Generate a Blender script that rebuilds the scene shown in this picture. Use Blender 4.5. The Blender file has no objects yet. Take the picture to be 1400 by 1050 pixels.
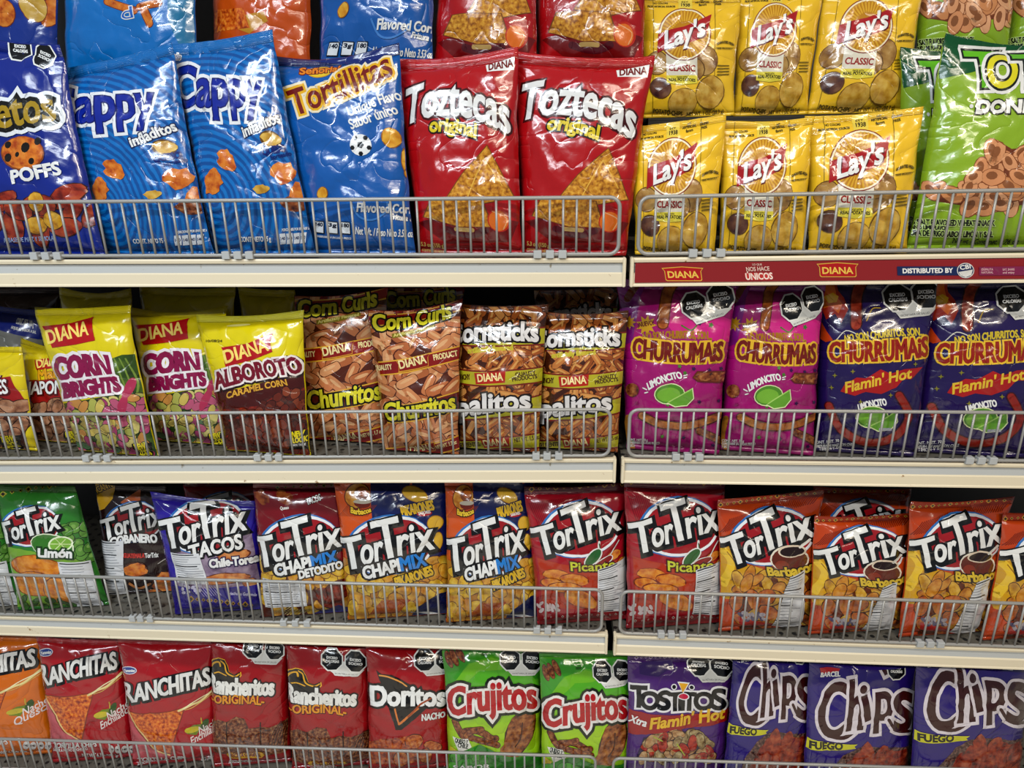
import bpy, bmesh, math, random
import numpy as np
from mathutils import Matrix, Vector, noise
from mathutils.geometry import tessellate_polygon

sc = bpy.context.scene
COL = sc.collection
PI = math.pi

# ------------------------------------------------------------------ camera
FPX, PITCH, YAW, ROLL = 919.16, .3202, -.0651, -.0166
CAM = np.array([0, -1.15, 1.6])
_cp, _sp, _cy, _sy = math.cos(PITCH), math.sin(PITCH), math.cos(YAW), math.sin(YAW)
AF = np.array([_sy * _cp, _cy * _cp, -_sp])
_r0 = np.array([_cy, -_sy, 0]); _u0 = np.cross(_r0, AF)
AR = math.cos(ROLL) * _r0 + math.sin(ROLL) * _u0
AU = -math.sin(ROLL) * _r0 + math.cos(ROLL) * _u0
cd = bpy.data.cameras.new('camera'); cam = bpy.data.objects.new('camera', cd); COL.objects.link(cam)
cd.sensor_width = 36; cd.lens = FPX / 1400 * 36; cd.clip_start = .05
cam.matrix_world = Matrix([[AR[i], AU[i], -AF[i], CAM[i]] for i in range(3)] + [[0, 0, 0, 1]])
sc.camera = cam

# ------------------------------------------------------------------ light
sc.view_settings.view_transform = 'Standard'; sc.view_settings.look = 'None'
sc.view_settings.gamma = 1; sc.view_settings.use_curve_mapping = False
sc.view_settings.exposure = 0.12
w = bpy.data.worlds.new('store_air'); sc.world = w; w.use_nodes = True
w.node_tree.nodes['Background'].inputs[0].default_value = (.80, .88, 1, 1)
w.node_tree.nodes['Background'].inputs[1].default_value = .16

def tube_light(x, y, z, length, power, colour, width=.10):
    d = bpy.data.lights.new('ceiling_tube_light', 'AREA'); d.shape = 'RECTANGLE'; d.size = length; d.size_y = width
    d.energy = power; d.color = colour
    o = bpy.data.objects.new('ceiling_tube_light', d); COL.objects.link(o); o.location = (x, y, z)
    return o
# aisle ceiling tubes in front of the shelves: cool at one end, warm at the other
tube_light(-1.15, -1.25, 3.0, 1.5, 36, (.82, .92, 1.0))
tube_light(.75, -1.35, 3.0, 1.5, 27, (1.0, .90, .74))
tube_light(-1.3, -2.6, 3.0, 1.5, 76, (.86, .94, 1.0))
tube_light(1.2, -2.6, 3.0, 1.5, 58, (1.0, .88, .70))

# ------------------------------------------------------------------ pixel helpers (1400 x 1050 frame)
def ray(px, py):
    return AF + AR * (px - 700) / FPX - AU * (py - 525) / FPX
def project(P):
    d = P - CAM; z = d @ AF
    return np.stack([700 + FPX * (d @ AR) / z, 525 - FPX * (d @ AU) / z], -1)

# ------------------------------------------------------------------ materials
def lin(h):
    h = h.lstrip('#'); v = [int(h[i:i + 2], 16) / 255 for i in (0, 2, 4)]
    return [((c + .055) / 1.055) ** 2.4 if c > .04045 else c / 12.92 for c in v] + [1]
def film_bump_group():
    g = bpy.data.node_groups.new('film_creases', 'ShaderNodeTree')
    g.interface.new_socket('Normal', in_out='OUTPUT', socket_type='NodeSocketVector')
    N = g.nodes; L = g.links
    out = N.new('NodeGroupOutput'); uv = N.new('ShaderNodeUVMap'); uv.uv_map = 'UVMap'
    n = N.new('ShaderNodeTexNoise'); n.inputs['Scale'].default_value = 22; n.inputs['Detail'].default_value = 2
    L.new(uv.outputs[0], n.inputs['Vector'])
    mx = N.new('ShaderNodeMix'); mx.data_type = 'VECTOR'; mx.inputs['Factor'].default_value = .03
    L.new(uv.outputs[0], mx.inputs[4]); L.new(n.outputs['Color'], mx.inputs[5])
    v = N.new('ShaderNodeTexVoronoi'); v.inputs['Scale'].default_value = 26
    L.new(mx.outputs[1], v.inputs['Vector'])
    rn = N.new('ShaderNodeTexNoise'); rn.inputs['Scale'].default_value = 13; rn.inputs['Detail'].default_value = 1.5; rn.inputs['Distortion'].default_value = .8
    L.new(uv.outputs[0], rn.inputs['Vector'])
    m1 = N.new('ShaderNodeMath'); m1.operation = 'MULTIPLY_ADD'; m1.inputs[1].default_value = 2; m1.inputs[2].default_value = -1; L.new(rn.outputs['Fac'], m1.inputs[0])
    m2 = N.new('ShaderNodeMath'); m2.operation = 'ABSOLUTE'; L.new(m1.outputs[0], m2.inputs[0])
    m3 = N.new('ShaderNodeMath'); m3.operation = 'POWER'; m3.inputs[1].default_value = .40; L.new(m2.outputs[0], m3.inputs[0])   # sharp creases where the noise crosses zero
    n2 = N.new('ShaderNodeTexNoise'); n2.inputs['Scale'].default_value = 70; n2.inputs['Detail'].default_value = 3
    L.new(uv.outputs[0], n2.inputs['Vector'])
    b = N.new('ShaderNodeBump'); b.inputs['Strength'].default_value = .32; b.inputs['Distance'].default_value = .006
    L.new(v.outputs['Distance'], b.inputs['Height'])
    bc = N.new('ShaderNodeBump'); bc.inputs['Strength'].default_value = .45; bc.inputs['Distance'].default_value = .006
    L.new(m3.outputs[0], bc.inputs['Height']); L.new(b.outputs[0], bc.inputs['Normal'])
    b2 = N.new('ShaderNodeBump'); b2.inputs['Strength'].default_value = .25; b2.inputs['Distance'].default_value = .0016
    L.new(n2.outputs['Fac'], b2.inputs['Height']); L.new(bc.outputs[0], b2.inputs['Normal'])
    L.new(b2.outputs[0], out.inputs[0])
    return g
FILM = film_bump_group()
MATS = {}
def ink(h):
    return [c ** 1.18 * .88 for c in lin(h)[:3]] + [1]
def ramp(nt, stops, lin=lin):
    r = nt.nodes.new('ShaderNodeValToRGB'); e = r.color_ramp.elements
    while len(e) < len(stops): e.new(.5)
    for k, (p, c) in enumerate(stops): e[k].position = p; e[k].color = lin(c)
    return r
def film(spec):
    """printed film: '#rrggbb' | ('food', scale, dark, mid, light[, stretch]) | ('rings', c0, c1) | ('grad', c_bottom, c_mid, c_top)"""
    if spec in MATS: return MATS[spec]
    nm = 'print_' + (spec.strip('#') if isinstance(spec, str) else '_'.join(str(s).strip('#') for s in spec))
    m = bpy.data.materials.new(nm); m.use_nodes = True; nt = m.node_tree; L = nt.links
    p = nt.nodes['Principled BSDF']
    g = nt.nodes.new('ShaderNodeGroup'); g.node_tree = FILM; L.new(g.outputs[0], p.inputs['Normal'])
    p.inputs['Roughness'].default_value = .19; p.inputs['Specular IOR Level'].default_value = .55
    p.inputs['Coat Weight'].default_value = .6; p.inputs['Coat Roughness'].default_value = .07
    if spec[0] == 'seal':                                       # crimped seam: fine ridges across
        p.inputs['Base Color'].default_value = ink(spec[1])
        uv = nt.nodes.new('ShaderNodeUVMap'); uv.uv_map = 'UVMap'; wv = nt.nodes.new('ShaderNodeTexWave'); wv.bands_direction = 'Y'; wv.inputs['Scale'].default_value = 130
        L.new(uv.outputs[0], wv.inputs['Vector']); b = nt.nodes.new('ShaderNodeBump'); b.inputs['Strength'].default_value = .6; b.inputs['Distance'].default_value = .0012
        L.new(wv.outputs['Fac'], b.inputs['Height']); L.new(g.outputs[0], b.inputs['Normal']); L.new(b.outputs[0], p.inputs['Normal'])
    elif isinstance(spec, str): p.inputs['Base Color'].default_value = ink(spec)
    else:
        uv = nt.nodes.new('ShaderNodeUVMap'); uv.uv_map = 'UVMap'
        if spec[0] == 'food':
            mp = nt.nodes.new('ShaderNodeMapping'); mp.inputs['Scale'].default_value = (1, spec[5] if len(spec) > 5 else 1, 1)
            L.new(uv.outputs[0], mp.inputs[0])
            n = nt.nodes.new('ShaderNodeTexNoise'); n.inputs['Scale'].default_value = spec[1]; n.inputs['Detail'].default_value = 4
            L.new(mp.outputs[0], n.inputs['Vector'])
            r = ramp(nt, [(.33, spec[2]), (.5, spec[3]), (.68, spec[4])], ink); L.new(n.outputs['Fac'], r.inputs[0])
        elif spec[0] == 'rings':
            wv = nt.nodes.new('ShaderNodeTexWave'); wv.wave_type = 'RINGS'; wv.rings_direction = 'Z'
            wv.inputs['Scale'].default_value = 26; wv.inputs['Distortion'].default_value = 1.2; wv.inputs['Detail Scale'].default_value = 2
            mp = nt.nodes.new('ShaderNodeMapping'); mp.inputs['Location'].default_value = (-.04, -.10, 0)
            L.new(uv.outputs[0], mp.inputs[0]); L.new(mp.outputs[0], wv.inputs['Vector'])
            r = ramp(nt, [(.3, spec[1]), (.7, spec[2])], ink); L.new(wv.outputs['Fac'], r.inputs[0])
        else:
            sp = nt.nodes.new('ShaderNodeSeparateXYZ'); L.new(uv.outputs[0], sp.inputs[0])
            ml = nt.nodes.new('ShaderNodeMath'); ml.operation = 'MULTIPLY'; ml.inputs[1].default_value = 4.2
            L.new(sp.outputs['Y'], ml.inputs[0])
            r = ramp(nt, [(.1, spec[1]), (.55, spec[2]), (.95, spec[3])], ink); L.new(ml.outputs[0], r.inputs[0])
        L.new(r.outputs[0], p.inputs['Base Color'])
    MATS[spec] = m
    return m
def plain(nm, c, rough=.4, metal=0, flecks=None, scale=40, lo=.66, hi=.72):
    m = bpy.data.materials.new(nm); m.use_nodes = True; nt = m.node_tree; p = nt.nodes['Principled BSDF']
    p.inputs['Base Color'].default_value = lin(c); p.inputs['Roughness'].default_value = rough; p.inputs['Metallic'].default_value = metal
    if flecks:
        tc = nt.nodes.new('ShaderNodeTexCoord'); n = nt.nodes.new('ShaderNodeTexNoise')
        n.inputs['Scale'].default_value = scale; n.inputs['Detail'].default_value = 5; n.inputs['Roughness'].default_value = .65
        nt.links.new(tc.outputs['Object'], n.inputs['Vector'])
        r = ramp(nt, [(lo, c), (hi, flecks)]); nt.links.new(n.outputs['Fac'], r.inputs[0])
        nt.links.new(r.outputs[0], p.inputs['Base Color'])
    return m

# ------------------------------------------------------------------ objects
def link(name, data, parent=None):
    o = bpy.data.objects.new(name, data); COL.objects.link(o)
    if parent: o.parent = parent
    return o
def tag(o, label=None, cat=None, group=None, kind=None):
    for k, v in (('label', label), ('category', cat), ('group', group), ('kind', kind)):
        if v: o[k] = v
    return o
def bm_obj(name, bm, mat, parent=None, smooth=False):
    me = bpy.data.meshes.new(name); bm.to_mesh(me); bm.free()
    for m in (mat if isinstance(mat, list) else [mat]): me.materials.append(m)
    if smooth: me.polygons.foreach_set('use_smooth', [True] * len(me.polygons))
    return link(name, me, parent)
def add_box(bm, x0, x1, y0, y1, z0, z1, tilt=None, mi=0):
    """tilt(x) adds to z so that a long shelf can hang slightly out of level"""
    t = tilt or (lambda x: 0)
    vs = [bm.verts.new((x, y, z + t(x))) for x in (x0, x1) for y in (y0, y1) for z in (z0, z1)]
    for q in ((0, 1, 3, 2), (4, 6, 7, 5), (0, 4, 5, 1), (2, 3, 7, 6), (0, 2, 6, 4), (1, 5, 7, 3)):
        bm.faces.new([vs[i] for i in q]).material_index = mi
def add_tube(bm, pts, r, n=8, closed=False):
    pts = [Vector(p) for p in pts]; rings = []
    for i, p in enumerate(pts):
        a = pts[i - 1] if (i or closed) else p; b = pts[(i + 1) % len(pts)] if (i < len(pts) - 1 or closed) else p
        d = (b - a).normalized(); u = d.cross(Vector((0, 1, 0)))
        if u.length < .1: u = d.cross(Vector((1, 0, 0)))
        u.normalize(); v = d.cross(u)
        rings.append([bm.verts.new(p + r * (math.cos(2 * PI * k / n) * u + math.sin(2 * PI * k / n) * v)) for k in range(n)])
    m = len(rings)
    for i in range(m if closed else m - 1):
        for k in range(n): bm.faces.new((rings[i][k], rings[i][(k + 1) % n], rings[(i + 1) % m][(k + 1) % n], rings[(i + 1) % m][k]))
    if not closed: bm.faces.new(rings[0][::-1]); bm.faces.new(rings[-1])

# ------------------------------------------------------------------ flat artwork: items are 2-D meshes in picture pixels
_txt = {}
def text_mesh(s):
    if s in _txt: return _txt[s]
    c = bpy.data.curves.new('t', 'FONT'); c.body = s; c.resolution_u = 3 if len(s) > 2 else 7
    o = bpy.data.objects.new('t', c); COL.objects.link(o)
    dg = bpy.context.evaluated_depsgraph_get(); me = o.evaluated_get(dg).to_mesh()
    v = np.array([x.co[:2] for x in me.vertices]).reshape(-1, 2); f = [tuple(p.vertices) for p in me.polygons]
    bpy.data.objects.remove(o); bpy.data.curves.remove(c)
    v[:, 0] -= v[:, 0].min(); v[:, 0] /= max(v[:, 0].max(), 1e-6); v[:, 1] /= .682
    _txt[s] = (v, f)
    return _txt[s]
def grow_ring(v, f, d):
    """f plus quads of width d outside its outline"""
    cnt = {}
    for p in f:
        for a, b in zip(p, p[1:] + p[:1]):
            k = (min(a, b), max(a, b)); cnt[k] = None if k in cnt else (a, b)
    E = [e for e in cnt.values() if e]
    nrm = {}
    ar = sum(v[p[0]][0] * (v[p[1]][1] - v[p[2]][1]) + v[p[1]][0] * (v[p[2]][1] - v[p[0]][1]) + v[p[2]][0] * (v[p[0]][1] - v[p[1]][1]) for p in f)
    sg = 1 if ar > 0 else -1
    for a, b in E:
        t = v[b] - v[a]; l = math.hypot(*t)
        if l < 1e-9: continue
        n = np.array([t[1], -t[0]]) / l * sg
        nrm.setdefault(a, []).append(n); nrm.setdefault(b, []).append(n)
    off = {}
    nv = list(map(tuple, v))
    for k, ns in nrm.items():
        m = sum(ns); l = math.hypot(*m)
        if l < 1e-6: m = ns[0]
        else:
            m = m / l; m = m / max(m @ ns[0], .62)
        off[k] = len(nv); nv.append(tuple(v[k] + m * d))
    q = [(a, b, off[b], off[a]) for a, b in E if a in off and b in off]
    return np.array(nv), f + q

class Art:
    """collects artwork in the pixels of one enlarged crop of the photograph"""
    def __init__(s, crop, sc_=3.8889): s.c = crop; s.k = sc_; s.items = []; s.n = 0
    def add(s, v, f, mat, part, layer=None):
        if layer is None: s.n += 1; layer = s.n
        s.items.append((np.asarray(v, float) / s.k + np.array(s.c), f, mat, part, layer))
    def T(s, txt, x0, y0, x1, y1, h, layers, arch=0, shear=0, grow=0, part='lettering_print', up=0):
        v, f = text_mesh(txt); p0 = np.array([x0, y0], float); d = np.array([x1 - x0, y1 - y0], float); L = math.hypot(*d); e = d / L
        n = np.array([e[1], -e[0]]) * (1 - up) + np.array([0, -1]) * up; t = v[:, 0]; yy = v[:, 1] * h * (1 + grow * t)
        P = p0 + np.outer(t, d) + np.outer(yy + arch * 4 * t * (1 - t), n) + np.outer(yy * shear, e)
        for ly in layers:
            Q = P + np.array(ly[2:4] if len(ly) > 2 else (0, 0))
            if ly[1] > 0: V, F = grow_ring(Q, f, ly[1])
            else: V, F = Q, f
            s.add(V, F, ly[0], part)
    def P(s, mat, pts, part='picture_print', layer=None):
        tr = tessellate_polygon([[Vector((p[0], p[1], 0)) for p in pts]])
        s.add(pts, [tuple(t) for t in tr], mat, part, layer)
    def E(s, mat, cx, cy, rx, ry, rot=0, n=18, part='picture_print', layer=None, wob=0, caps=0):
        c, q = math.cos(math.radians(rot)), math.sin(math.radians(rot)); rnd = random.Random(int(cx * 7 + cy))
        pts = []
        for i in range(n):
            a = 2 * PI * i / n; k = 1 + wob * rnd.uniform(-1, 1); ca, sa = math.cos(a), math.sin(a); x, y = (rx * k * ca, ry * k * sa) if not caps else (rx * k * math.copysign(abs(ca) ** .55, ca), ry * k * math.copysign(abs(sa) ** .55, sa))
            pts.append((cx + x * c - y * q, cy + x * q + y * c))
        s.add(pts, [tuple(range(n))], mat, part, layer)
    def L(s, mat, pts, w, part='picture_print', smooth=True, layer=None):
        P = [np.array(p, float) for p in pts]
        if smooth and len(P) > 2:
            Q = []
            for i in range(len(P) - 1):
                a, b, c, d = P[max(i - 1, 0)], P[i], P[i + 1], P[min(i + 2, len(P) - 1)]
                for t in np.linspace(0, 1, 5)[:-1]:
                    Q.append(.5 * (2 * b + (c - a) * t + (2 * a - 5 * b + 4 * c - d) * t ** 2 + (3 * b - a - 3 * c + d) * t ** 3))
            P = Q + [P[-1]]
        v, f = [], []
        for i, p in enumerate(P):
            a, b = P[max(i - 1, 0)], P[min(i + 1, len(P) - 1)]; t = b - a; t = t / max(math.hypot(*t), 1e-6); n = np.array([t[1], -t[0]]) * w / 2
            v += [p + n, p - n]
        for i in range(len(P) - 1): f.append((2 * i, 2 * i + 1, 2 * i + 3, 2 * i + 2))
        b = len(v)
        for p in (P[0], P[-1]):
            o = len(v)
            for k in range(10): v.append(p + w / 2 * np.array([math.cos(k * PI / 5), math.sin(k * PI / 5)]))
            f.append(tuple(range(o, o + 10)))
        s.add(v, f, mat, part, layer)
    def bits(s, poly, n, rx, ry, mats, rim=None, rimw=4, seed=1, rot=(0, 180), part='picture_print', wob=.06, core=None, cr=(.38, .38), caps=0):
        """scattered printed pieces of food inside a polygon"""
        rnd = random.Random(seed); xs = [p[0] for p in poly]; ys = [p[1] for p in poly]; s.n += 1; base = s.n; s.n += 6; done = []; tries = 0
        def inside(x, y):
            r = False
            for (ax, ay), (bx, by) in zip(poly, poly[1:] + poly[:1]):
                if (ay > y) != (by > y) and x < (bx - ax) * (y - ay) / (by - ay) + ax: r = not r
            return r
        while len(done) < n and tries < 4000:
            tries += 1; x, y = rnd.uniform(min(xs), max(xs)), rnd.uniform(min(ys), max(ys))
            if not inside(x, y): continue
            if tries < 2500 and any(math.hypot(x - a, y - b) < .85 * min(rx, ry) * 2 for a, b in done): continue
            k = len(done); done.append((x, y)); r = rnd.uniform(*rot); q = rnd.uniform(.85, 1.15); ly = base + k % 6
            if rim: s.E(rim, x, y, rx * q + rimw, ry * q + rimw, r, 14, part, ly, 0, caps)
            s.E(rnd.choice(mats), x, y, rx * q, ry * q, r, 14, part, ly + .4, wob, caps)
            if core: s.E(core, x - .12 * ry, y - .22 * ry, rx * q * cr[0], ry * q * cr[1], r, 10, part, ly + .7)
    def octo(s, cx, cy, r, l1, l2, tilt=0):
        c, q = math.cos(math.radians(tilt)), math.sin(math.radians(tilt))
        for m, k in (('#e8e8e4', 1.1), ('#0c0c0e', .97)):
            s.P(m, [(cx + r * k * math.cos(PI / 8 + i * PI / 4 + math.radians(tilt)), cy + r * k * math.sin(PI / 8 + i * PI / 4 + math.radians(tilt))) for i in range(8)], 'warning_label')
        for t, y, w in ((l1, -.06, .5), (l2, .28, .62)):
            if t: s.T(t, cx - r * w * c - r * y * q, cy - r * w * q + r * y * c, cx + r * w * c - r * y * q, cy + r * w * q + r * y * c, r * .22, [('#f0f0ee', r * .012)], part='warning_label')
    def warn(s, ax, ay, bx, by, r, plate=True):
        if plate:
            s.P('#dcdcd8', [(ax - .3 * r, ay + .9 * r), (ax + .2 * r, ay + 1.45 * r), (bx + .2 * r, by + 1.4 * r), (bx + .8 * r, by + .8 * r), ((ax + bx) / 2, (ay + by) / 2 + .1 * r)], 'warning_label')
            s.T('SECRETARÍA DE SALUD', ax + .2 * r, ay + 1.34 * r, bx + .2 * r, by + 1.28 * r, r * .13, [('#202020', 0)], part='warning_label')
        t = math.degrees(math.atan2(by - ay, bx - ax))
        s.octo(ax, ay, r, 'EXCESO', 'CALORÍAS', t * .6); s.octo(bx, by, r, 'EXCESO', 'SODIO', t * .6)
    def sticker(s, quad, rows=12):
        """white import sticker with rows of small print; quad from its top edge, clockwise"""
        a, b, c, d = [np.array(p, float) for p in quad]
        s.P('#d4d5d8', quad, 'nutrition_sticker')
        rnd = random.Random(int(a[0])); rows = int(rows * 1.5)
        s.n += 1; ly = s.n
        for i in range(rows):
            t = (i + .7) / rows; l = a + (d - a) * t; r = b + (c - b) * t; e = rnd.uniform(.5, .95)
            s.L('#8e9096' if i % 5 else '#3c3e44', [tuple(l + (r - l) * .06), tuple(l + (r - l) * e)], 3.2 if i % 5 else 6, 'nutrition_sticker', False, ly)

# ------------------------------------------------------------------ surfaces the artwork is printed on
NU, NV = 26, 36
class Surf:
    """regular grid of points and normals in an object's local space"""
    def set(s, pos, wide, high):
        s.pos = pos; du = np.gradient(pos, axis=1); dv = np.gradient(pos, axis=0)
        n = np.cross(du, dv); s.nrm = n / np.maximum(np.linalg.norm(n, axis=2, keepdims=True), 1e-9); s.w, s.h = wide, high
    def at(s, uv, arr):
        nv, nu = arr.shape[0] - 1, arr.shape[1] - 1
        x = np.clip(uv[:, 0] * nu, 0, nu - 1e-9); y = np.clip(uv[:, 1] * nv, 0, nv - 1e-9); i = x.astype(int); j = y.astype(int); fx = (x - i)[:, None]; fy = (y - j)[:, None]
        a, b, c, d = arr[j, i], arr[j, i + 1], arr[j + 1, i], arr[j + 1, i + 1]
        return np.where(fx >= fy, a + fx * (b - a) + fy * (d - b), a + fy * (c - a) + fx * (d - c))
    def invert(s, px):
        """picture pixels -> (u, v) on the smooth surface, by a cubic fit that also runs on past its edges"""
        g = s.pix; nv, nu = g.shape[0] - 1, g.shape[1] - 1
        m = g.reshape(-1, 2).mean(0); k = np.abs(g.reshape(-1, 2) - m).max(0)
        def basis(q):
            x, y = ((q - m) / k).T
            return np.stack([x ** a * y ** b for a in range(4) for b in range(4 - a)], 1)
        uv = np.stack(np.meshgrid(np.arange(nu + 1) / nu, np.arange(nv + 1) / nv), -1).reshape(-1, 2)
        if not hasattr(s, 'fit'): s.fit = np.linalg.lstsq(basis(g.reshape(-1, 2)), uv, rcond=None)[0] if nv > 5 else None
        if s.fit is None:
            q = g.reshape(-1, 2); A = np.c_[np.ones(len(q)), q - m, ((q - m)[:, :1] / 100) ** 2]; f = np.linalg.lstsq(A, uv, rcond=None)[0]
            return np.c_[np.ones(len(px)), px - m, ((px - m)[:, :1] / 100) ** 2] @ f
        return basis(px) @ s.fit

def cut_to_grid(art, surf, nu=NU, nv=NV, lo=.006, hi=.994):
    """artwork in pixels -> artwork in (u, v), sliced along the grid so that it can follow the surface"""
    out = []
    for v, f, mat, part, layer in art.items:
        uv = surf.invert(v)
        bm = bmesh.new(); bv = [bm.verts.new((a, b, 0)) for a, b in uv]
        for q in f:
            try: bm.faces.new([bv[i] for i in q])
            except ValueError: pass
        x0, y0 = uv.min(0); x1, y1 = uv.max(0)
        for ax, a0, a1, n in ((0, x0, x1, nu), (1, y0, y1, nv)):
            no = (1, 0, 0) if ax == 0 else (0, 1, 0)
            for k, cl in ((lo, 'in'), (hi, 'out')):
                if a0 < k < a1 or (cl == 'in' and a1 <= k) or (cl == 'out' and a0 >= k):
                    bmesh.ops.bisect_plane(bm, geom=bm.verts[:] + bm.edges[:] + bm.faces[:], dist=1e-7, plane_co=(k, k, 0), plane_no=no, clear_inner=cl == 'in', clear_outer=cl == 'out')
            for i in range(1, n):
                k = i / n
                if a0 < k < a1 and bm.faces: bmesh.ops.bisect_plane(bm, geom=bm.verts[:] + bm.edges[:] + bm.faces[:], dist=1e-7, plane_co=(k, k, 0), plane_no=no)
        if bm.faces:                                                # and along each cell's diagonal
            k = [x.co[0] * nu - x.co[1] * nv for x in bm.verts]
            for i in range(math.ceil(min(k) + 1e-6), math.floor(max(k) - 1e-6) + 1):
                bmesh.ops.bisect_plane(bm, geom=bm.verts[:] + bm.edges[:] + bm.faces[:], dist=1e-7, plane_co=(i / nu, 0, 0), plane_no=(nu, -nv, 0))
            bm.verts.index_update(); P = np.array([x.co[:2] for x in bm.verts]); F = []
            for q in bm.faces:
                ids = [x.index for x in q.verts]; a = P[ids]; s_ = (a[:, 0] * np.roll(a[:, 1], -1) - np.roll(a[:, 0], -1) * a[:, 1]).sum()
                if abs(s_) > 1e-9: F.append(ids if s_ > 0 else ids[::-1])
            if F: out.append((P, F, mat, part, layer))
        bm.free()
    return out

PART_ORDER = ('picture_print', 'lettering_print', 'flavour_print', 'corner_logo_print', 'logo_print', 'warning_label', 'nutrition_sticker')
def lay_art(cut, surf, parent, base=.00025, step=.00004):
    size = np.array([surf.w, surf.h])
    for part in PART_ORDER:
        its = [i for i in cut if i[3] == part]
        if not its: continue
        box = [np.r_[i[0].min(0) * size, i[0].max(0) * size] for i in its]; own = list(range(len(its)))      # prints that lie apart are parts of their own
        def top(k):
            while own[k] != k: k = own[k]
            return k
        for p in range(len(its)):
            for q in range(p):
                a, b = box[p], box[q]; gap = np.maximum(0, np.maximum(a[:2] - b[2:], b[:2] - a[2:]))
                if math.hypot(*gap) <= .014: own[top(p)] = top(q)
        for g in sorted({top(k) for k in range(len(its))}): lay_part(part, [its[k] for k in range(len(its)) if top(k) == g], surf, parent, base, step)
def lay_part(part, its, surf, parent, base, step):
        V, N, U, F, MI, mats, k0 = [], [], [], [], [], [], 0
        for uv, f, mat, _p, layer in its:
            n = surf.at(uv, surf.nrm); n /= np.linalg.norm(n, axis=1, keepdims=True)
            V.append(surf.at(uv, surf.pos) + n * (base + step * layer)); N.append(n); U.append(uv * [surf.w, surf.h])
            if mat not in mats: mats.append(mat)
            mi = mats.index(mat)
            for q in f: F.append([i + k0 for i in q]); MI.append(mi)
            k0 += len(uv)
        V, N, U = np.concatenate(V), np.concatenate(N), np.concatenate(U)
        me = bpy.data.meshes.new(part); me.from_pydata(V.tolist(), [], F)
        for m in mats: me.materials.append(film(m))
        me.polygons.foreach_set('material_index', MI); me.polygons.foreach_set('use_smooth', [True] * len(F))
        idx = np.empty(len(me.loops), dtype=np.int32); me.loops.foreach_get('vertex_index', idx)
        me.uv_layers.new(name='UVMap').data.foreach_set('uv', U[idx].astype(np.float32).ravel())
        me.normals_split_custom_set_from_vertices(N.tolist())
        link(part, me, parent)

# ------------------------------------------------------------------ shelves: where each deck lies
LIP = {  # (row, section): x, z of the front lip's top edge at two places
    (0, 0): (-.9855, 1.4476, .1161, 1.4424), (0, 1): (.1332, 1.4423, .7613, 1.4455),
    (1, 0): (-1.0989, 1.0499, .1086, 1.0697), (1, 1): (.1276, 1.0691, .8471, 1.0680),
    (2, 0): (-1.2076, .6727, .1095, .6689), (2, 1): (.1306, .6665, .9403, .6588),
    (3, 0): (-1.308, .2197, .1225, .2342), (3, 1): (.14, .2320, .80, .2370)}
ROWY = (0, .008, .017, .025)
def lip_z(row, sec, x):
    a, za, b, zb = LIP[row, sec]
    return za + (zb - za) * (x - a) / (b - a)
UNDER = .040                                   # shelf thickness behind the lip

# ------------------------------------------------------------------ the room
wall_mat = plain('back_panel_grey', '#3a3836', .6)
bm = bmesh.new(); add_box(bm, -2.2, 2.2, .47, .50, 0, 2.4); tag(bm_obj('wall_back', bm, wall_mat), kind='structure')
bm = bmesh.new(); add_box(bm, -3.5, 3.5, -3.5, .5, -.05, 0); tag(bm_obj('floor', bm, plain('floor_vinyl', '#b9b2a6', .35)), kind='structure')

# ------------------------------------------------------------------ shelves, wire fences
M_cream = plain('rail_cream', '#d2c6ac', .36, 0, '#8a6a40', 45, .66, .70)
M_grey = plain('channel_grey', '#a9abaa', .28, 0, '#77705f', 60, .66, .71)
M_deck = plain('deck_grey', '#5a564e', .5, 0, '#2c2924', 60, .54, .62)
def perforate(m):
    nt = m.node_tree; tc = nt.nodes.new('ShaderNodeTexCoord'); v = nt.nodes.new('ShaderNodeTexVoronoi'); v.voronoi_dimensions = '2D'
    v.inputs['Scale'].default_value = 38; v.inputs['Randomness'].default_value = 0; nt.links.new(tc.outputs['Object'], v.inputs['Vector'])
    r = ramp(nt, [(.16, '#000000'), (.20, '#ffffff')]); nt.links.new(v.outputs['Distance'], r.inputs[0])
    p = nt.nodes['Principled BSDF']; src = p.inputs['Base Color'].links[0].from_socket
    mx = nt.nodes.new('ShaderNodeMix'); mx.data_type = 'RGBA'; mx.inputs[6].default_value = (.004, .004, .004, 1)
    nt.links.new(r.outputs[0], mx.inputs[0]); nt.links.new(src, mx.inputs[7]); nt.links.new(mx.outputs[2], p.inputs['Base Color'])
perforate(M_deck)
M_wire = plain('wire_grey', '#918f8b', .36, .2)
M_clip = plain('clip_white', '#a3a5a5', .4)
M_dark = plain('riser_dark', '#1c1a19', .5, .2)
M_post = plain('post_dark', '#2a2623', .5, .3)
SEC = ((-1.50, .1195), (.1300, 1.30))
RN = ('top', 'second', 'third', 'bottom')
SIDE = ('cool-lit', 'warm-lit')
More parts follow.
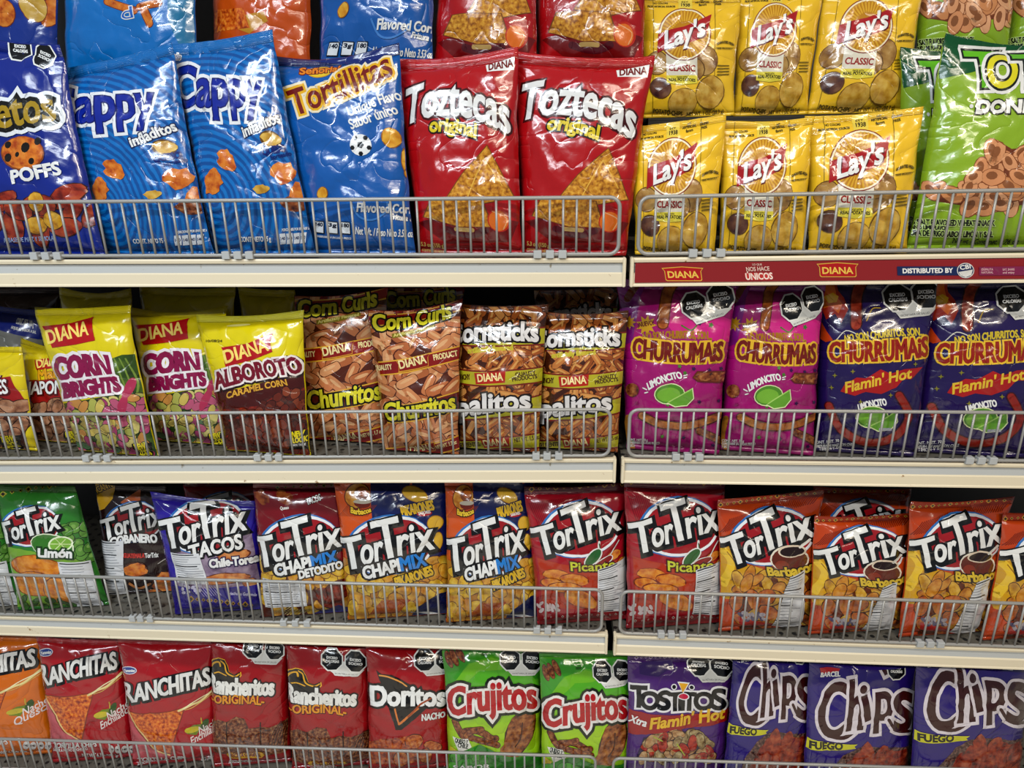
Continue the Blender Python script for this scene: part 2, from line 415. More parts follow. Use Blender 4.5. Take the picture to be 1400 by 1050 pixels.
def shelf(row, sec):
    x0, x1 = SEC[sec]; y = ROWY[row]; x1 = x1 - .0035 * row if sec == 0 else x1; x0 = x0 - .001 * row if sec == 1 else x0
    z0 = lip_z(row, sec, 0); sl = lip_z(row, sec, 1) - z0; t = lambda x: sl * x
    e = bpy.data.objects.new('shelf', None); COL.objects.link(e); e.location = (0, y, z0)
    D = .46 - y
    bm = bmesh.new(); add_box(bm, x0, x1, .004, D, -.030, -.003, t); bm_obj('deck', bm, M_deck, e)
    prof = [(.006, 0), (-.002, 0), (-.003, -.003), (-.002, -.0075), (.003, -.009), (.0005, -.0245), (-.0025, -.0265), (-.0025, -.0435), (-.004, -.0455), (-.004, -.048), (.006, -.048)]
    bm = bmesh.new()
    A = [bm.verts.new((x0, p[0], p[1] + t(x0))) for p in prof]; B = [bm.verts.new((x1, p[0], p[1] + t(x1))) for p in prof]; n = len(prof)
    for i in range(n):
        f = bm.faces.new((A[i], B[i], B[(i + 1) % n], A[(i + 1) % n])); f.material_index = 1 if i == 4 else 0
    bm.faces.new(A[::-1]); bm.faces.new(B); bmesh.ops.recalc_face_normals(bm, faces=bm.faces)
    bm_obj('price_rail', bm, [M_cream, M_grey], e)
    xe = x1 if sec == 0 else x0
    bm = bmesh.new(); add_box(bm, xe - .004, xe + .0015, -.0055, .012, -.049, .0005, t) if sec == 0 else add_box(bm, xe - .0015, xe + .004, -.0055, .012, -.049, .0005, t)
    bmesh.ops.bevel(bm, geom=bm.edges[:], offset=.0012, segments=2, affect='EDGES'); bm_obj('end_cap', bm, M_cream, e)
    return e, t, z0
CLIPS = {(0, 0): [48, 64, 80, 310, 326, 342, 735, 752, 769], (0, 1): [947, 966, 985], (1, 0): [119, 134, 148, 353, 368, 382, 733, 748, 764],
         (1, 1): [924, 940, 956, 1325, 1341, 1357], (2, 0): [183, 194, 207, 388, 404, 420, 734, 749, 764], (2, 1): [905, 919, 935, 1264, 1278, 1292], (3, 0): [], (3, 1): []}
def fence(row, sec):
    x0, x1 = (SEC[sec][0] + .01, SEC[sec][1] - .012 - .0035 * row) if sec == 0 else (SEC[sec][0] + .010 - .001 * row, SEC[sec][1] - .01)
    z0 = lip_z(row, sec, 0); sl = lip_z(row, sec, 1) - z0; y = ROWY[row] - .002
    e = bpy.data.objects.new('wire_fence', None); COL.objects.link(e); e.location = (0, y, z0)
    H, lo, r = .092 if row != 2 else .101, .0065, .016
    pts = []
    for cx, cz, a0 in ((x1 - r, lo + r, -90), (x1 - r, lo + H - r, 0), (x0 + r, lo + H - r, 90), (x0 + r, lo + r, 180)):
        for k in range(6):
            a = math.radians(a0 + 18 * k); X = cx + r * math.cos(a); pts.append((X, 0, cz + r * math.sin(a) + sl * X))
    bm = bmesh.new(); add_tube(bm, pts, .0033, 8, True); bm_obj('rim', bm, M_wire, e, True)
    bm = bmesh.new(); add_tube(bm, [(0, 0, lo), (0, 0, lo + H)], .0021, 7); w0 = bm_obj('wire', bm, M_wire, e, True)
    n = int((x1 - x0 - .03) / .0222); first = True
    for k in range(n):
        X = (x1 - .026 - .0222 * k) if sec == 0 else (x0 + .026 + .0222 * k)
        if sec == 0 and X < -1.33 or sec == 1 and X > 1.08: continue
        o = w0 if first else w0.copy()
        if not first: COL.objects.link(o)
        o.location = (X, 0, sl * X); first = False
    for px in CLIPS[row, sec]:
        d = ray(px, 348 if row == 0 else 625 if row == 1 else 848); X = (d * ((1.15 + y) / d[1]))[0]
        bm = bmesh.new(); add_box(bm, X - .0068, X + .0068, -.006, .006, abs(sl) * .007 + .0004 + sl * X, .0135 + sl * X); bmesh.ops.bevel(bm, geom=bm.edges[:], offset=.0007, segments=1, affect='EDGES')
        bm_obj('clip', bm, M_clip, e)
    return e
SHELF_LABEL = {
    (0, 0): 'cream metal shelf with plain rail under the blue and red bags', (0, 1): 'shelf with a red advertising strip along its front rail',
    (1, 0): 'cream shelf under the yellow and orange corn snack bags', (1, 1): 'cream shelf under the magenta and dark purple bags',
    (2, 0): 'cream shelf under green, brown, purple and navy bags, sloping slightly', (2, 1): 'cream shelf under the red and orange bags with cup pictures',
    (3, 0): 'lowest shelf under the bright red and lime bags, mostly below the frame', (3, 1): 'lowest shelf under the purple bags, mostly below the frame'}
FENCE_LABEL = {
    (0, 0): 'grey wire fence in front of the blue and red bags', (0, 1): 'grey wire fence in front of the yellow potato chip bags',
    (1, 0): 'grey wire fence in front of the yellow and orange corn snack bags', (1, 1): 'grey wire fence in front of the magenta and dark purple bags',
    (2, 0): 'grey wire fence in front of green, brown, purple and navy bags', (2, 1): 'grey wire fence in front of the orange bags with cup pictures',
    (3, 0): 'lowest wire fence in front of the bright red and lime bags', (3, 1): 'lowest wire fence in front of the purple bags'}
SHELVES = {}
for row in range(4):
    for sec in range(2):
        e, t, z0 = shelf(row, sec); SHELVES[row, sec] = (e, t, z0)
        tag(e, SHELF_LABEL[row, sec], 'shelf', 'gondola shelves')
        tag(fence(row, sec), FENCE_LABEL[row, sec], 'fence', 'wire shelf fences')
bm = bmesh.new(); add_box(bm, .108, .142, .445, .469, 0, 2.3); tag(bm_obj('upright_post', bm, M_post), 'dark metal upright post between the two shelf bays', 'post')

# red advertising strip on the top shelf
class Strip(Surf): pass
def label_strip():
    e, t, z0 = SHELVES[0, 1]; x0, x1 = .1365, 1.29; s = Strip(); nu, nv = 40, 3
    zt, zb, y = -.0085, -.0415, -.0042
    pos = np.array([[(x0 + (x1 - x0) * i / nu, y - .0005 * j / nv, zb + (zt - zb) * j / nv + t(x0 + (x1 - x0) * i / nu)) for i in range(nu + 1)] for j in range(nv + 1)])
    s.set(pos, x1 - x0, zt - zb); s.pix = project(pos.reshape(-1, 3) + np.array(e.location)).reshape(nv + 1, nu + 1, 2)
    bm = bmesh.new(); add_box(bm, x0, x1, y, -.0025, zb, zt, t)
    o = bm_obj('label_strip', bm, plain('strip_red', '#7e1a1e', .3), e)
    a = Art((680, 200))
    for dx, dy in ((0, 0), (824, -22)):
        a.P('#d8b04a', [(876 + dx, 646 + dy), (985 + dx, 638 + dy), (1098 + dx, 646 + dy), (1084 + dx, 664 + dy), (1084 + dx, 712 + dy), (1076 + dx, 718 + dy), (896 + dx, 718 + dy), (888 + dx, 712 + dy), (888 + dx, 664 + dy)], 'logo_print')
        a.P('#b3161a', [(882 + dx, 650 + dy), (985 + dx, 642 + dy), (1092 + dx, 650 + dy), (1080 + dx, 664 + dy), (1080 + dx, 708 + dy), (1073 + dx, 714 + dy), (899 + dx, 714 + dy), (892 + dx, 708 + dy), (892 + dx, 664 + dy)], 'logo_print')
        a.T('DIANA', 905 + dx, 699 + dy, 1066 + dx, 699 + dy, 34, [('#e8c45c', 1.5)], part='logo_print')
    a.P('#c23a36', [(1310, 690), (1315, 672), (1455, 672), (1460, 690), (1440, 712), (1330, 712)])
    a.T('LO QUE', 1360, 632, 1410, 632, 10, [('#d9b9ad', .4)])
    a.T('NOS HACE', 1325, 664, 1448, 660, 22, [('#e6c7bb', .6)])
    a.T('ÚNICOS', 1318, 710, 1460, 706, 34, [('#f0dcd2', 1.5)])
    o4 = 1400
    a.P('#20305e', [(725 + o4, 638), (1050 + o4, 638), (1050 + o4, 686), (725 + o4, 686)])
    a.T('DISTRIBUTED BY', 755 + o4, 674, 1020 + o4, 671, 24, [('#e8e6e2', 1.4)])
    a.E('#dcdad6', 1088 + o4, 660, 46, 41); a.E('#20305e', 1088 + o4, 660, 42, 37); a.P('#dcdad6', [(1050 + o4, 668), (1126 + o4, 655), (1118 + o4, 684), (1088 + o4, 696), (1060 + o4, 686)])
    a.T('CBI', 1060 + o4, 656, 1115 + o4, 648, 22, [('#e8e6e2', 1)], part='logo_print')
    a.P('#8a2a56', [(1160 + o4, 640), (1560 + o4, 636), (1560 + o4, 684), (1160 + o4, 686)])
    for x, m in ((1172, ('DISFRUTA', 'NATURAL')), (1285, ('EAT, SHARE', 'and enjoy')), (1398, ('EAT HAPPY', 'and live'))):
        for i, q in enumerate(m): a.T(q, x + o4, 660 + 16 * i, x + 62 + o4, 659 + 16 * i, 11, [('#d9b3b6', .3)])
    lay_art(cut_to_grid(a, s, nu, nv, 0, 1), s, o, .0002, .00005)
label_strip()

# ------------------------------------------------------------------ a filled snack bag
class Bag(Surf):
    def __init__(s, key, design, px, row, sec, T=.062, lean=8, yaw=8, yb=None, dip=None, bend=None, base=None, dv=0, seed=None, pinch=.03):
        s.key, s.design, s.row, s.sec = key, design, row, sec
        s.seed = seed if seed is not None else sum(ord(c) * (i + 3) for i, c in enumerate(key)) % 97
        s.dv = dv; rs = random.Random(s.seed); dip = rs.uniform(.002, .008) if dip is None else dip; bend = rs.uniform(-.009, .007) if bend is None else bend
        ly, ll = math.radians(yaw), math.radians(lean)
        hx = np.array([math.cos(ly), -math.sin(ly), 0]); g = np.array([math.sin(ly), math.cos(ly), 0]); up = g * math.sin(ll) + np.array([0, 0, 1]) * math.cos(ll)
        nr = np.cross(hx, up); nr = nr if nr[1] < 0 else -nr
        if yb is None: yb = ROWY[row] + .001 + T * .55
        C = [np.array(p, float) for p in px]                       # TL TR BR BL
        dm = ray(*((C[2] + C[3]) / 2)); xm = (dm * ((yb + 1.15) / dm[1]))[0]
        zb = max(lip_z(row, sec, xm - .1), lip_z(row, sec, xm + .1)) - .0022 if base is None else base
        O = np.array([xm, yb, zb]); ab = []
        for p in C:
            d = ray(*p); k = ((O - CAM) @ nr) / (d @ nr); P = CAM + d * k - O; ab.append((P @ hx, P @ up))
        def slide(t, b, val, top):
            if top: return (t[0] + (b[0] - t[0]) * (t[1] - val) / (t[1] - b[1]), val) if t[1] > val else t
            return (t[0] + (b[0] - t[0]) * (t[1] - val) / (t[1] - b[1]), val)
        bmax = 9 if row == 0 else (lip_z(row - 1, sec, xm) - UNDER - zb) / math.cos(ll) - .004
        TL, TR, BR, BL = ab
        bl, br = slide(TL, BL, .002, 0), slide(TR, BR, .002, 0); tl, tr = slide(TL, BL, bmax, 1), slide(TR, BR, bmax, 1)
        s.w = (math.hypot(tr[0] - tl[0], tr[1] - tl[1]) + br[0] - bl[0]) / 2; s.h = (math.hypot(tl[0] - bl[0], tl[1] - bl[1]) + math.hypot(tr[0] - br[0], tr[1] - br[1])) / 2
        W = s.w; H = s.h; sd = s.seed * 3.7
        V0, V1 = 1 / NV, 1 - 2 / NV
        u = np.linspace(0, 1, NU + 1)[None, :].repeat(NV + 1, 0); v = np.linspace(0, 1, NV + 1)[:, None].repeat(NU + 1, 1)
        q = lambda i: bl[i] * (1 - u) * (1 - v) + br[i] * u * (1 - v) + tl[i] * (1 - u) * v + tr[i] * u * v
        t = np.clip((v - V0) / (V1 - V0), 0, 1)
        bv = (1 - np.abs(2 * t ** .85 - 1) ** 2.4).clip(0) ** .62; bu = (1 - np.abs(2 * u - 1) ** 2.3).clip(0) ** .64
        a = q(0); b = q(1); ac = (bl[0] + br[0]) / 2 * (1 - v) + (tl[0] + tr[0]) / 2 * v
        a = ac + (a - ac) * (1 - pinch * bv)
        tp = ((v - .8) / .2).clip(0); b = b - dip * np.sin(PI * u) * tp ** 2
        flap = ((v - .88) / .12).clip(0) ** 2
        c0 = T * .55 * bu * bv + bend * flap * (.7 + .6 * np.sin(u * 5 + sd))
        wr = np.zeros_like(c0); ea = np.zeros_like(c0)
        for j in range(NV + 1):
            for i in range(NU + 1):
                uu, vv = u[j, i], v[j, i]; x, y = a[j, i], b[j, i]
                n1 = noise.noise((x * 16 + sd, y * 16, sd)); n2 = noise.noise((x * 34, y * 30 + sd, 5 + sd))
                plt = noise.noise((x * 62 + sd, y * 7, 9.)); cr = 1 - abs(noise.noise((x * 17 + y * 12 + sd, y * 15 - x * 8, 3.3 + sd))) * 2.2
                sp = noise.noise((sd, y * 48, x * 8 + 2.))
                wr[j, i] = (.0034 * n1 + .0016 * n2 + .0052 * plt * (math.exp(-(1 - vv) / .13) + .8 * math.exp(-vv / .10)) - .0038 * max(cr, 0) ** 3
                            + .0032 * sp * (math.exp(-uu / .14) + math.exp(-(1 - uu) / .14)))
                ea[j, i] = .0030 * noise.noise((sd + 7, y * 24, 1. if uu < .5 else 4.)) * abs(2 * uu - 1) ** 3
        rim = (np.minimum(u, 1 - u) * 12).clip(0, 1); sl = np.where((v <= V0 + 1e-6) | (v >= V1 - 1e-6), .35, 1)
        a = a + ea
        front = np.stack([a, b, c0 + wr * rim * sl + .0007], -1); s.smooth = np.stack([a, b, c0], -1)
        back = np.stack([a, b, -.40 * T * (1 - np.abs(2 * u - 1) ** 1.1).clip(0) * bv + bend * flap * (.7 + .6 * np.sin(u * 5 + sd)) - .0007], -1)
        s.back = back; s.set(front, W, H)
        s.M = np.stack([hx, up, nr], 1); s.O = O
        s.pix = project((s.smooth.reshape(-1, 3) @ s.M.T) + O).reshape(NV + 1, NU + 1, 2)
    def shell(s, name, j0, j1, mat, parent=None):
        n = NU + 1; rows = range(j0, j1 + 1); V = []; U = []; idx = {}
        for side, arr in ((0, s.pos), (1, s.back)):
            for j in rows:
                for i in range(n):
                    idx[side, j, i] = len(V); V.append(tuple(arr[j, i])); U.append((i / NU * s.w, j / NV * s.h))
        F = []
        for j in range(j0, j1):
            for i in range(NU):
                F.append((idx[0, j, i], idx[0, j, i + 1], idx[0, j + 1, i + 1])); F.append((idx[0, j, i], idx[0, j + 1, i + 1], idx[0, j + 1, i])); F.append((idx[1, j, i], idx[1, j + 1, i], idx[1, j + 1, i + 1], idx[1, j, i + 1]))
            F.append((idx[0, j, 0], idx[0, j + 1, 0], idx[1, j + 1, 0], idx[1, j, 0])); F.append((idx[0, j, NU], idx[1, j, NU], idx[1, j + 1, NU], idx[0, j + 1, NU]))
        for i in range(NU):
            F.append((idx[0, j0, i], idx[1, j0, i], idx[1, j0, i + 1], idx[0, j0, i + 1])); F.append((idx[0, j1, i], idx[0, j1, i + 1], idx[1, j1, i + 1], idx[1, j1, i]))
        me = bpy.data.meshes.new(name); me.from_pydata(V, [], F); me.materials.append(film(mat))
        me.polygons.foreach_set('use_smooth', [True] * len(F))
        li = np.empty(len(me.loops), dtype=np.int32); me.loops.foreach_get('vertex_index', li)
        me.uv_layers.new(name='UVMap').data.foreach_set('uv', np.array(U, np.float32)[li].ravel())
        return link(name, me, parent)
    def build(s, name, label, group, cat='snack bag'):
        body, seal = DES[s.design][:2]
        o = s.shell(name, 1, NV - 2, body)
        o.matrix_world = Matrix([[s.M[i, 0], s.M[i, 1], s.M[i, 2], s.O[i]] for i in range(3)] + [[0, 0, 0, 1]])
        sl = seal or (body if isinstance(body, str) else body[-1])
        s.shell('top_seal', NV - 2, NV, ('seal', sl), o); s.shell('bottom_seal', 0, 1, body, o)
        cut = cut_of(s.design)
        if s.dv:                                                    # print sits lower on this bag, by whole grid cells
            cut = [(P - [0, s.dv / NV], [f for f in F if min(P[i][1] for i in f) >= s.dv / NV], m, p, l) for P, F, m, p, l in cut]
            cut = [c for c in cut if c[1]]
        lay_art(cut, s, o)
        return tag(o, label, cat, group)
DES = {}; REF = {}; _cut = {}
def cut_of(d):
    if d not in _cut:
        a = DES[d][2](); _cut[d] = cut_to_grid(a, REF[d]) if a else []
    return _cut[d]
# ------------------------------------------------------------------ what is printed on each kind of bag
W_, K_ = '#e4e4e2', '#101012'
A1, A2, A3, A4 = (0, 0), (340, 0), (680, 0), (1040, 0)
C1, C2, C3, C4 = (0, 390), (340, 390), (680, 390), (1040, 390)
D1, D2, D3, D4 = (0, 620), (340, 620), (680, 620), (1040, 620)
TORT = ('food', 150, '#8a5212', '#c4892a', '#e0ae48'); CHIP = ('food', 60, '#b08428', '#cda548', '#dcbc66')
POT = ('food', 40, '#7a5230', '#b08a4e', '#c4a468'); DPOT = ('food', 45, '#3c2226', '#6c4638', '#8e6a50')
PUFF = ('food', 70, '#a84a14', '#cf7a28', '#dd9440'); NACHO = ('food', 130, '#8e2c08', '#d0661c', '#e89638')
BROWN = ('food', 120, '#4c1c0c', '#8a4a24', '#b07a48'); SALSA = ('food', 70, '#3e0e0a', '#7c2416', '#a03c20')
NUT = ('food', 60, '#6a4028', '#9a6a4a', '#b4866a')
def logo_box(a, pts, txt, p, h, red='#b3141c', ink='#f0d878', edge=None):
    if edge: 
        cx = sum(q[0] for q in pts) / len(pts); cy = sum(q[1] for q in pts) / len(pts)
        a.P(edge, [(cx + (x - cx) * 1.035, cy + (y - cy) * 1.11) for x, y in pts], 'logo_print')
    a.P(red, pts, 'logo_print'); a.T(txt, *p, h, [(ink, h * .035)], part='logo_print')
def new_look(a, x, y, k=1):
    a.P('#17130e', [(x, y), (x + 105 * k, y - 5 * k), (x + 110 * k, y + 90 * k), (x - 5 * k, y + 95 * k)])
    a.T('NEW', x + 12 * k, y + 30 * k, x + 75 * k, y + 22 * k, 26 * k, [('#e8d820', 2)]); a.T('LOOK', x + 20 * k, y + 60 * k, x + 95 * k, y + 50 * k, 26 * k, [('#e8d820', 2)])
    a.T('SAME TASTE', x + 12 * k, y + 78 * k, x + 90 * k, y + 72 * k, 11 * k, [(W_, .5)])
def d_cheetos():
    a = Art(A1)
    a.octo(92, 250, 72, 'EXCESO', 'CALORÍAS', 8); a.octo(245, 300, 66, 'EXCESO', 'SODIO', 25)
    a.bits([(-200, 1080), (60, 1040), (420, 1020), (500, 1150), (380, 1230), (-100, 1250)], 13, 85, 48, [('food', 60, '#6e1c14', '#a43c24', '#b85a34')], '#3c1410', 5, 3)
    a.bits([(150, 1060), (330, 1060), (300, 1200), (180, 1200)], 3, 62, 45, [('food', 60, '#a06a18', '#d0a030', '#dcb450')], '#5a3810', 4, 4)
    a.E('#8a4a14', 120, 815, 122, 92); a.E(PUFF, 120, 812, 115, 86)
    for x, y, r in ((138, 785, 24), (205, 752, 18), (38, 838, 20), (92, 822, 12), (175, 858, 15), (40, 770, 16)): a.E('#1c1208', x, y, r, r * 1.2, 20, 10)
    a.T('Cheetos', -300, 760, 300, 640, 165, [('#dfe2e6', 48), ('#121008', 28), ('#a88c22', 5)], 15, .05, part='logo_print')
    a.T('POFFS', 68, 975, 320, 925, 66, [(W_, 4)])
    a.T('A BASE DE MAÍZ Y SÉMOLA', 20, 1285, 300, 1275, 22, [('#9fb2d8', .5)])
    return a
def d_cappy():
    a = Art(A1)
    a.T('Cappy', 262, 672, 832, 622, 184, [('#e0e2e6', 27), ('#0b1c70', 11), ('#16309a', 4)], 6, .04, part='logo_print')
    a.T('Snacks', 232, 452, 292, 448, 26, [(W_, 6), ('#2448a0', 0)])
    a.T('infladitos', 704, 782, 938, 686, 52, [('#0a2258', 8), (W_, 2.2)])
    a.E('#6a4a10', 870, 782, 66, 44, 5); a.E(CHIP, 870, 780, 60, 38, 5, wob=.16)
    a.T('QUESO', 822, 866, 958, 836, 34, [('#0c2a78', 3)], part='flavour_print'); a.T('horneado', 870, 886, 985, 855, 22, [('#0c2a78', 1)], part='flavour_print')
    a.E(PUFF, 938, 950, 66, 50, -10, 14, wob=.3); a.E('#a05a50', 1098, 830, 55, 72, -10); a.E('#b87468', 1098, 826, 48, 64, -10)
    a.E(PUFF, 1045, 1050, 60, 62, 20, wob=.15); a.E(BROWN, 1020, 1110, 82, 38, 5, wob=.15)
    a.E(PUFF, 600, 900, 42, 60, -40, wob=.2); a.E(CHIP, 815, 1035, 45, 24, 0, wob=.2); a.E(PUFF, 540, 1010, 45, 60, 0, wob=.2)
    a.T('CONT. NETO 75 g', 712, 1290, 880, 1285, 22, [(W_, 1)])
    for i in range(4): a.P('#d6dae0', [(930 + 44 * i, 1252), (968 + 44 * i, 1250), (968 + 44 * i, 1300), (930 + 44 * i, 1302)]); a.T('140', 935 + 44 * i, 1282, 963 + 44 * i, 1281, 14, [('#203060', 1)])
    a.T('PORCIONES POR ENVASE 3', 950, 1240, 1110, 1236, 12, [(W_, .5)])
    return a
def d_tortillitas():
    a = Art(A2)
    a.P('#1c3076', [(60, 190), (900, 160), (900, 255), (640, 345), (480, 330), (300, 300), (120, 290)])
    a.E('#c9a020', 378, 385, 68, 38, -3, part='logo_print'); a.E('#e0c030', 378, 392, 54, 26, -3, part='logo_print')
    a.T('Señorial', 276, 402, 482, 386, 40, [('#7a2812', 7), ('#e08a1c', 2)], part='logo_print')
    a.T('Tortillitas', 246, 612, 772, 400, 128, [('#e6dcc0', 26), ('#e0b024', 15), ('#7c2016', 3)], -16, .05, part='logo_print')
    a.T('Unique Flavor', 540, 622, 830, 508, 50, [(W_, 1.6)]); a.T('Sabor único', 548, 688, 790, 594, 50, [(W_, 1.6)])
    a.E('#e2e4e6', 594, 770, 57, 57)
    for k in range(5): a.E('#16181c', 594 + 46 * math.cos(k * 1.257 + .3), 770 + 46 * math.sin(k * 1.257 + .3), 13, 13, 0, 6)
    a.E('#16181c', 594, 770, 19, 19, 0, 5)
    for x, y, rx, ry, r in ((755, 728, 46, 52, -20), (832, 850, 26, 78, -8), (850, 912, 30, 36, 20), (395, 1030, 24, 34, 10)): a.E('#9a6410', x, y, rx + 4, ry + 4, r); a.E(('food', 50, '#c88a1c', '#dca93a', '#e6c060'), x, y, rx, ry, r, wob=.08)
    a.L('#4a86c8', [(545, 1080), (590, 1150), (660, 1170), (735, 1130), (740, 1080)], 10)
    a.T('Flavored Corn Snack', 578, 1125, 1010, 1150, 46, [(W_, 2)]); a.T('Fritura de maíz', 760, 1168, 960, 1200, 28, [(W_, 1.5)])
    a.T('Net Wt. / Peso Neto 3.53 oz (100 g)', 570, 1240, 960, 1275, 36, [(W_, 1)])
    for i, q in enumerate(('140', '3g', '180')): a.P('#101828', [(356 + 66 * i, 1175), (410 + 66 * i, 1178), (412 + 66 * i, 1244), (356 + 66 * i, 1241)]); a.P('#dfe3e8', [(360 + 66 * i, 1180), (406 + 66 * i, 1183), (407 + 66 * i, 1239), (360 + 66 * i, 1236)]); a.T(q, 364 + 66 * i, 1204, 402 + 66 * i, 1206, 18, [('#18243c', 1.5)])
    a.T('CONSERVAR EN UN LUGAR FRESCO', 360, 1262, 545, 1268, 10, [(W_, .4)])
    return a
def d_toztecas():
    a = Art(A3)
    a.P(W_, [(632, 372), (805, 350), (795, 415), (640, 412)], 'corner_logo_print'); a.T('DIANA', 652, 405, 792, 398, 38, [('#7c2420', 2)], part='corner_logo_print')
    a.P('#7a0f12', [(150, 1180), (420, 1130), (700, 1190), (640, 1290), (300, 1290)])
    for p, q in (([(330, 1050), (430, 930), (590, 790), (655, 960), (690, 1062), (500, 1092)], '#7a4a10'), ([(190, 1150), (235, 1060), (520, 1070), (562, 1210), (380, 1202)], '#7a4a10')):
        cx = sum(x for x, _ in p) / len(p); cy = sum(y for _, y in p) / len(p); a.P(q, [(cx + (x - cx) * 1.04, cy + (y - cy) * 1.04) for x, y in p]); a.P(TORT, p)
    a.L('#e0b450', [(440, 1060), (560, 850)], 6); a.L('#e0b450', [(560, 850), (640, 1000)], 5)
    a.E('#c23218', 600, 1178, 62, 60); a.E('#e07a28', 596, 1180, 52, 52); a.L('#e8b080', [(570, 1130), (640, 1170), (615, 1225)], 5)
    a.L('#5c1020', [(310, 1215), (430, 1245), (520, 1225)], 34); a.L('#b89a60', [(360, 1215), (450, 1222)], 22)
    a.T('Toztecas', 112, 640, 722, 735, 186, [('#4c0a0e', 17), ('#dcdcdc', 6)], 72, 0, part='logo_print')
    a.T('original', 266, 692, 532, 745, 72, [('#180c06', 12), ('#d8c430', 4)], 16)
    a.T('5.3 oz (150 g)', 160, 1306, 280, 1312, 20, [('#e0c070', .6)]); a.T('CONTENIDO NETO', 160, 1334, 270, 1338, 12, [('#e0c070', .4)])
    return a
def d_lays():
    a = Art(A3)
    a.P('#e8cf58', [(962, -40), (1036, -40), (1036, 90), (962, 90)]); a.T('EST.', 980, 8, 1020, 8, 10, [('#3c3410', .5)]); a.T('1938', 978, 34, 1024, 34, 20, [('#2c260c', 1)])
    for t, x0, y0, x1, h in (('NO COLORS', 828, 24, 906, 11), ('FROM ARTIFICIAL SOURCES', 800, 44, 945, 10), ('NO', 1080, -2, 1100, 9), ('ARTIFICIAL', 1052, 14, 1130, 12), ('flavors', 1072, 34, 1112, 14), ('Gluten', 1150, 12, 1198, 14), ('FREE', 1158, 32, 1190, 12)): a.T(t, x0, y0, x1, y0 - 3, h, [('#3c3410', .5)])
    for x in (826, 1155): a.L('#8a7418', [(x, -30), (x - 2, 620)], 3, smooth=False)
    for x, y, rx, ry, r, m in ((850, 335, 58, 62, 20, POT), (1105, 325, 62, 76, 10, POT), (868, 470, 54, 54, 0, DPOT), (1010, 370, 90, 70, 0, POT)): a.E('#6a4a18', x, y, rx + 4, ry + 4, r); a.E(m, x, y, rx, ry, r, wob=.03)
    a.P('#e2dccc', [(898, 280), (1062, 275), (1063, 400), (900, 400)]); a.P('#e6d850', [(900, 400), (1063, 400), (1063, 442), (985, 450), (900, 442)])
    a.T('CLASSIC', 912, 374, 1050, 380, 32, [('#a02420', 1.6)]); a.T('MADE WITH', 955, 412, 1010, 412, 8, [('#4a4010', .4)]); a.T('REAL POTATOES', 912, 432, 1052, 434, 15, [('#26220c', .8)], 4)
    for x, y, rx, ry, r in ((985, 540, 78, 66, -35), (1130, 490, 72, 86, 15)): a.E('#7c5c18', x, y, rx + 4, ry + 4, r); a.E(CHIP, x, y, rx, ry, r, wob=.05)
    a.E('#8c2018', 995, 185, 139, 137, n=36, part='logo_print'); a.E('#f0e6c8', 995, 185, 134, 132, n=36, part='logo_print'); a.E('#c08a18', 995, 185, 126, 124, n=36, part='logo_print')
    a.n += 1
    for k in range(40):
        t = k * PI / 20; a.L('#dcae38', [(995 + 70 * math.cos(t), 185 + 70 * math.sin(t)), (995 + 122 * math.cos(t), 185 + 122 * math.sin(t))], 8, 'logo_print', False, a.n)
    top = [(856, 182), (915, 160), (990, 146), (1060, 122), (1137, 86)]; bot = [(1108, 200), (1050, 222), (970, 240), (905, 256), (853, 282)]
    a.P('#b01e26', top + bot, 'logo_print')
    a.T("Lay's", 893, 259, 1100, 194, 92, [('#6a1018', 6, 3, 5), ('#ececea', 3.6)], 0, .02, part='logo_print', up=1)
    a.T('GUARANTEED FRESH', 1165, 242, 1256, 240, 12, [('#4a4010', .6)], 12); a.L('#4a4010', [(1160, 256), (1258, 250)], 2, smooth=False); a.T('100% PRODUCT', 1165, 262, 1250, 258, 8, [('#4a4010', .4)])
    a.n += 1; k = a.n
    for i in range(4): a.L('#8a7420', [(1168, 350 + 16 * i), (1228, 348 + 16 * i)], 6, 'lettering_print', False, k)
    a.T('POTATO CHIPS', 830, 600, 985, 604, 20, [('#5a4a10', 1)]); a.T('NET WT. 1 OZ (28.3 g)', 1010, 604, 1200, 600, 18, [('#5a4a10', .8)])
    return a
def d_totis():
    a = Art(A4)
    a.P('#0d5c33', [(900, 150), (2000, 150), (2000, 420), (1500, 340), (1240, 360), (1100, 395), (960, 415)])
    poly = [(1090, 1000), (1180, 870), (1265, 750), (1340, 790), (1700, 780), (1700, 1080), (1150, 1110), (900, 1070), (880, 990)]
    a.P('#7a4020', poly)
    a.bits(poly, 64, 62, 40, ['#d8a076', '#cc9060', '#e0ac84', '#d4986c'], '#8a5028', 4, 5, (0, 180), core='#94603a', cr=(.5, .5))
    for t, x0, x1, y, h, m in (('T', 1088, 1290, 470, 196, '#6cbc1e'), ('O', 1204, 1362, 470, 168, '#dcd428'), ('T', 1350, 1510, 468, 180, '#6cbc1e'), ('I', 1520, 1560, 466, 160, '#dcd428'), ('S', 1580, 1700, 464, 165, '#6cbc1e')):
        a.T(t, x0, y, x1, y - 6, h, [(W_, 34), ('#14200c', 18), (m, 5)], part='logo_print')
    a.E(W_, 1116, 566, 11, 11, part='lettering_print'); a.T('DONITAS', 1142, 602, 1590, 596, 62, [('#101408', 12), (W_, 5)], 0, .15)
    for t, x0, y, x1, h in (('LIME & SALT FLAVORED WHEAT SNACK', 735, 1200, 1242, 28), ('SALT AND LIME FLAVOR', 735, 1224, 990, 20), ('FRITURA DE TRIGO SABOR LIMÓN Y SAL', 735, 1256, 1236, 27)): a.T(t, x0, y, x1, y - 2, h, [('#c8e090', 5), ('#142008', 2)])
    a.T('Net wt. / Cont. net. 1.76 oz', 1030, 1284, 1370, 1292, 23, [('#182808', 1)])
    return a
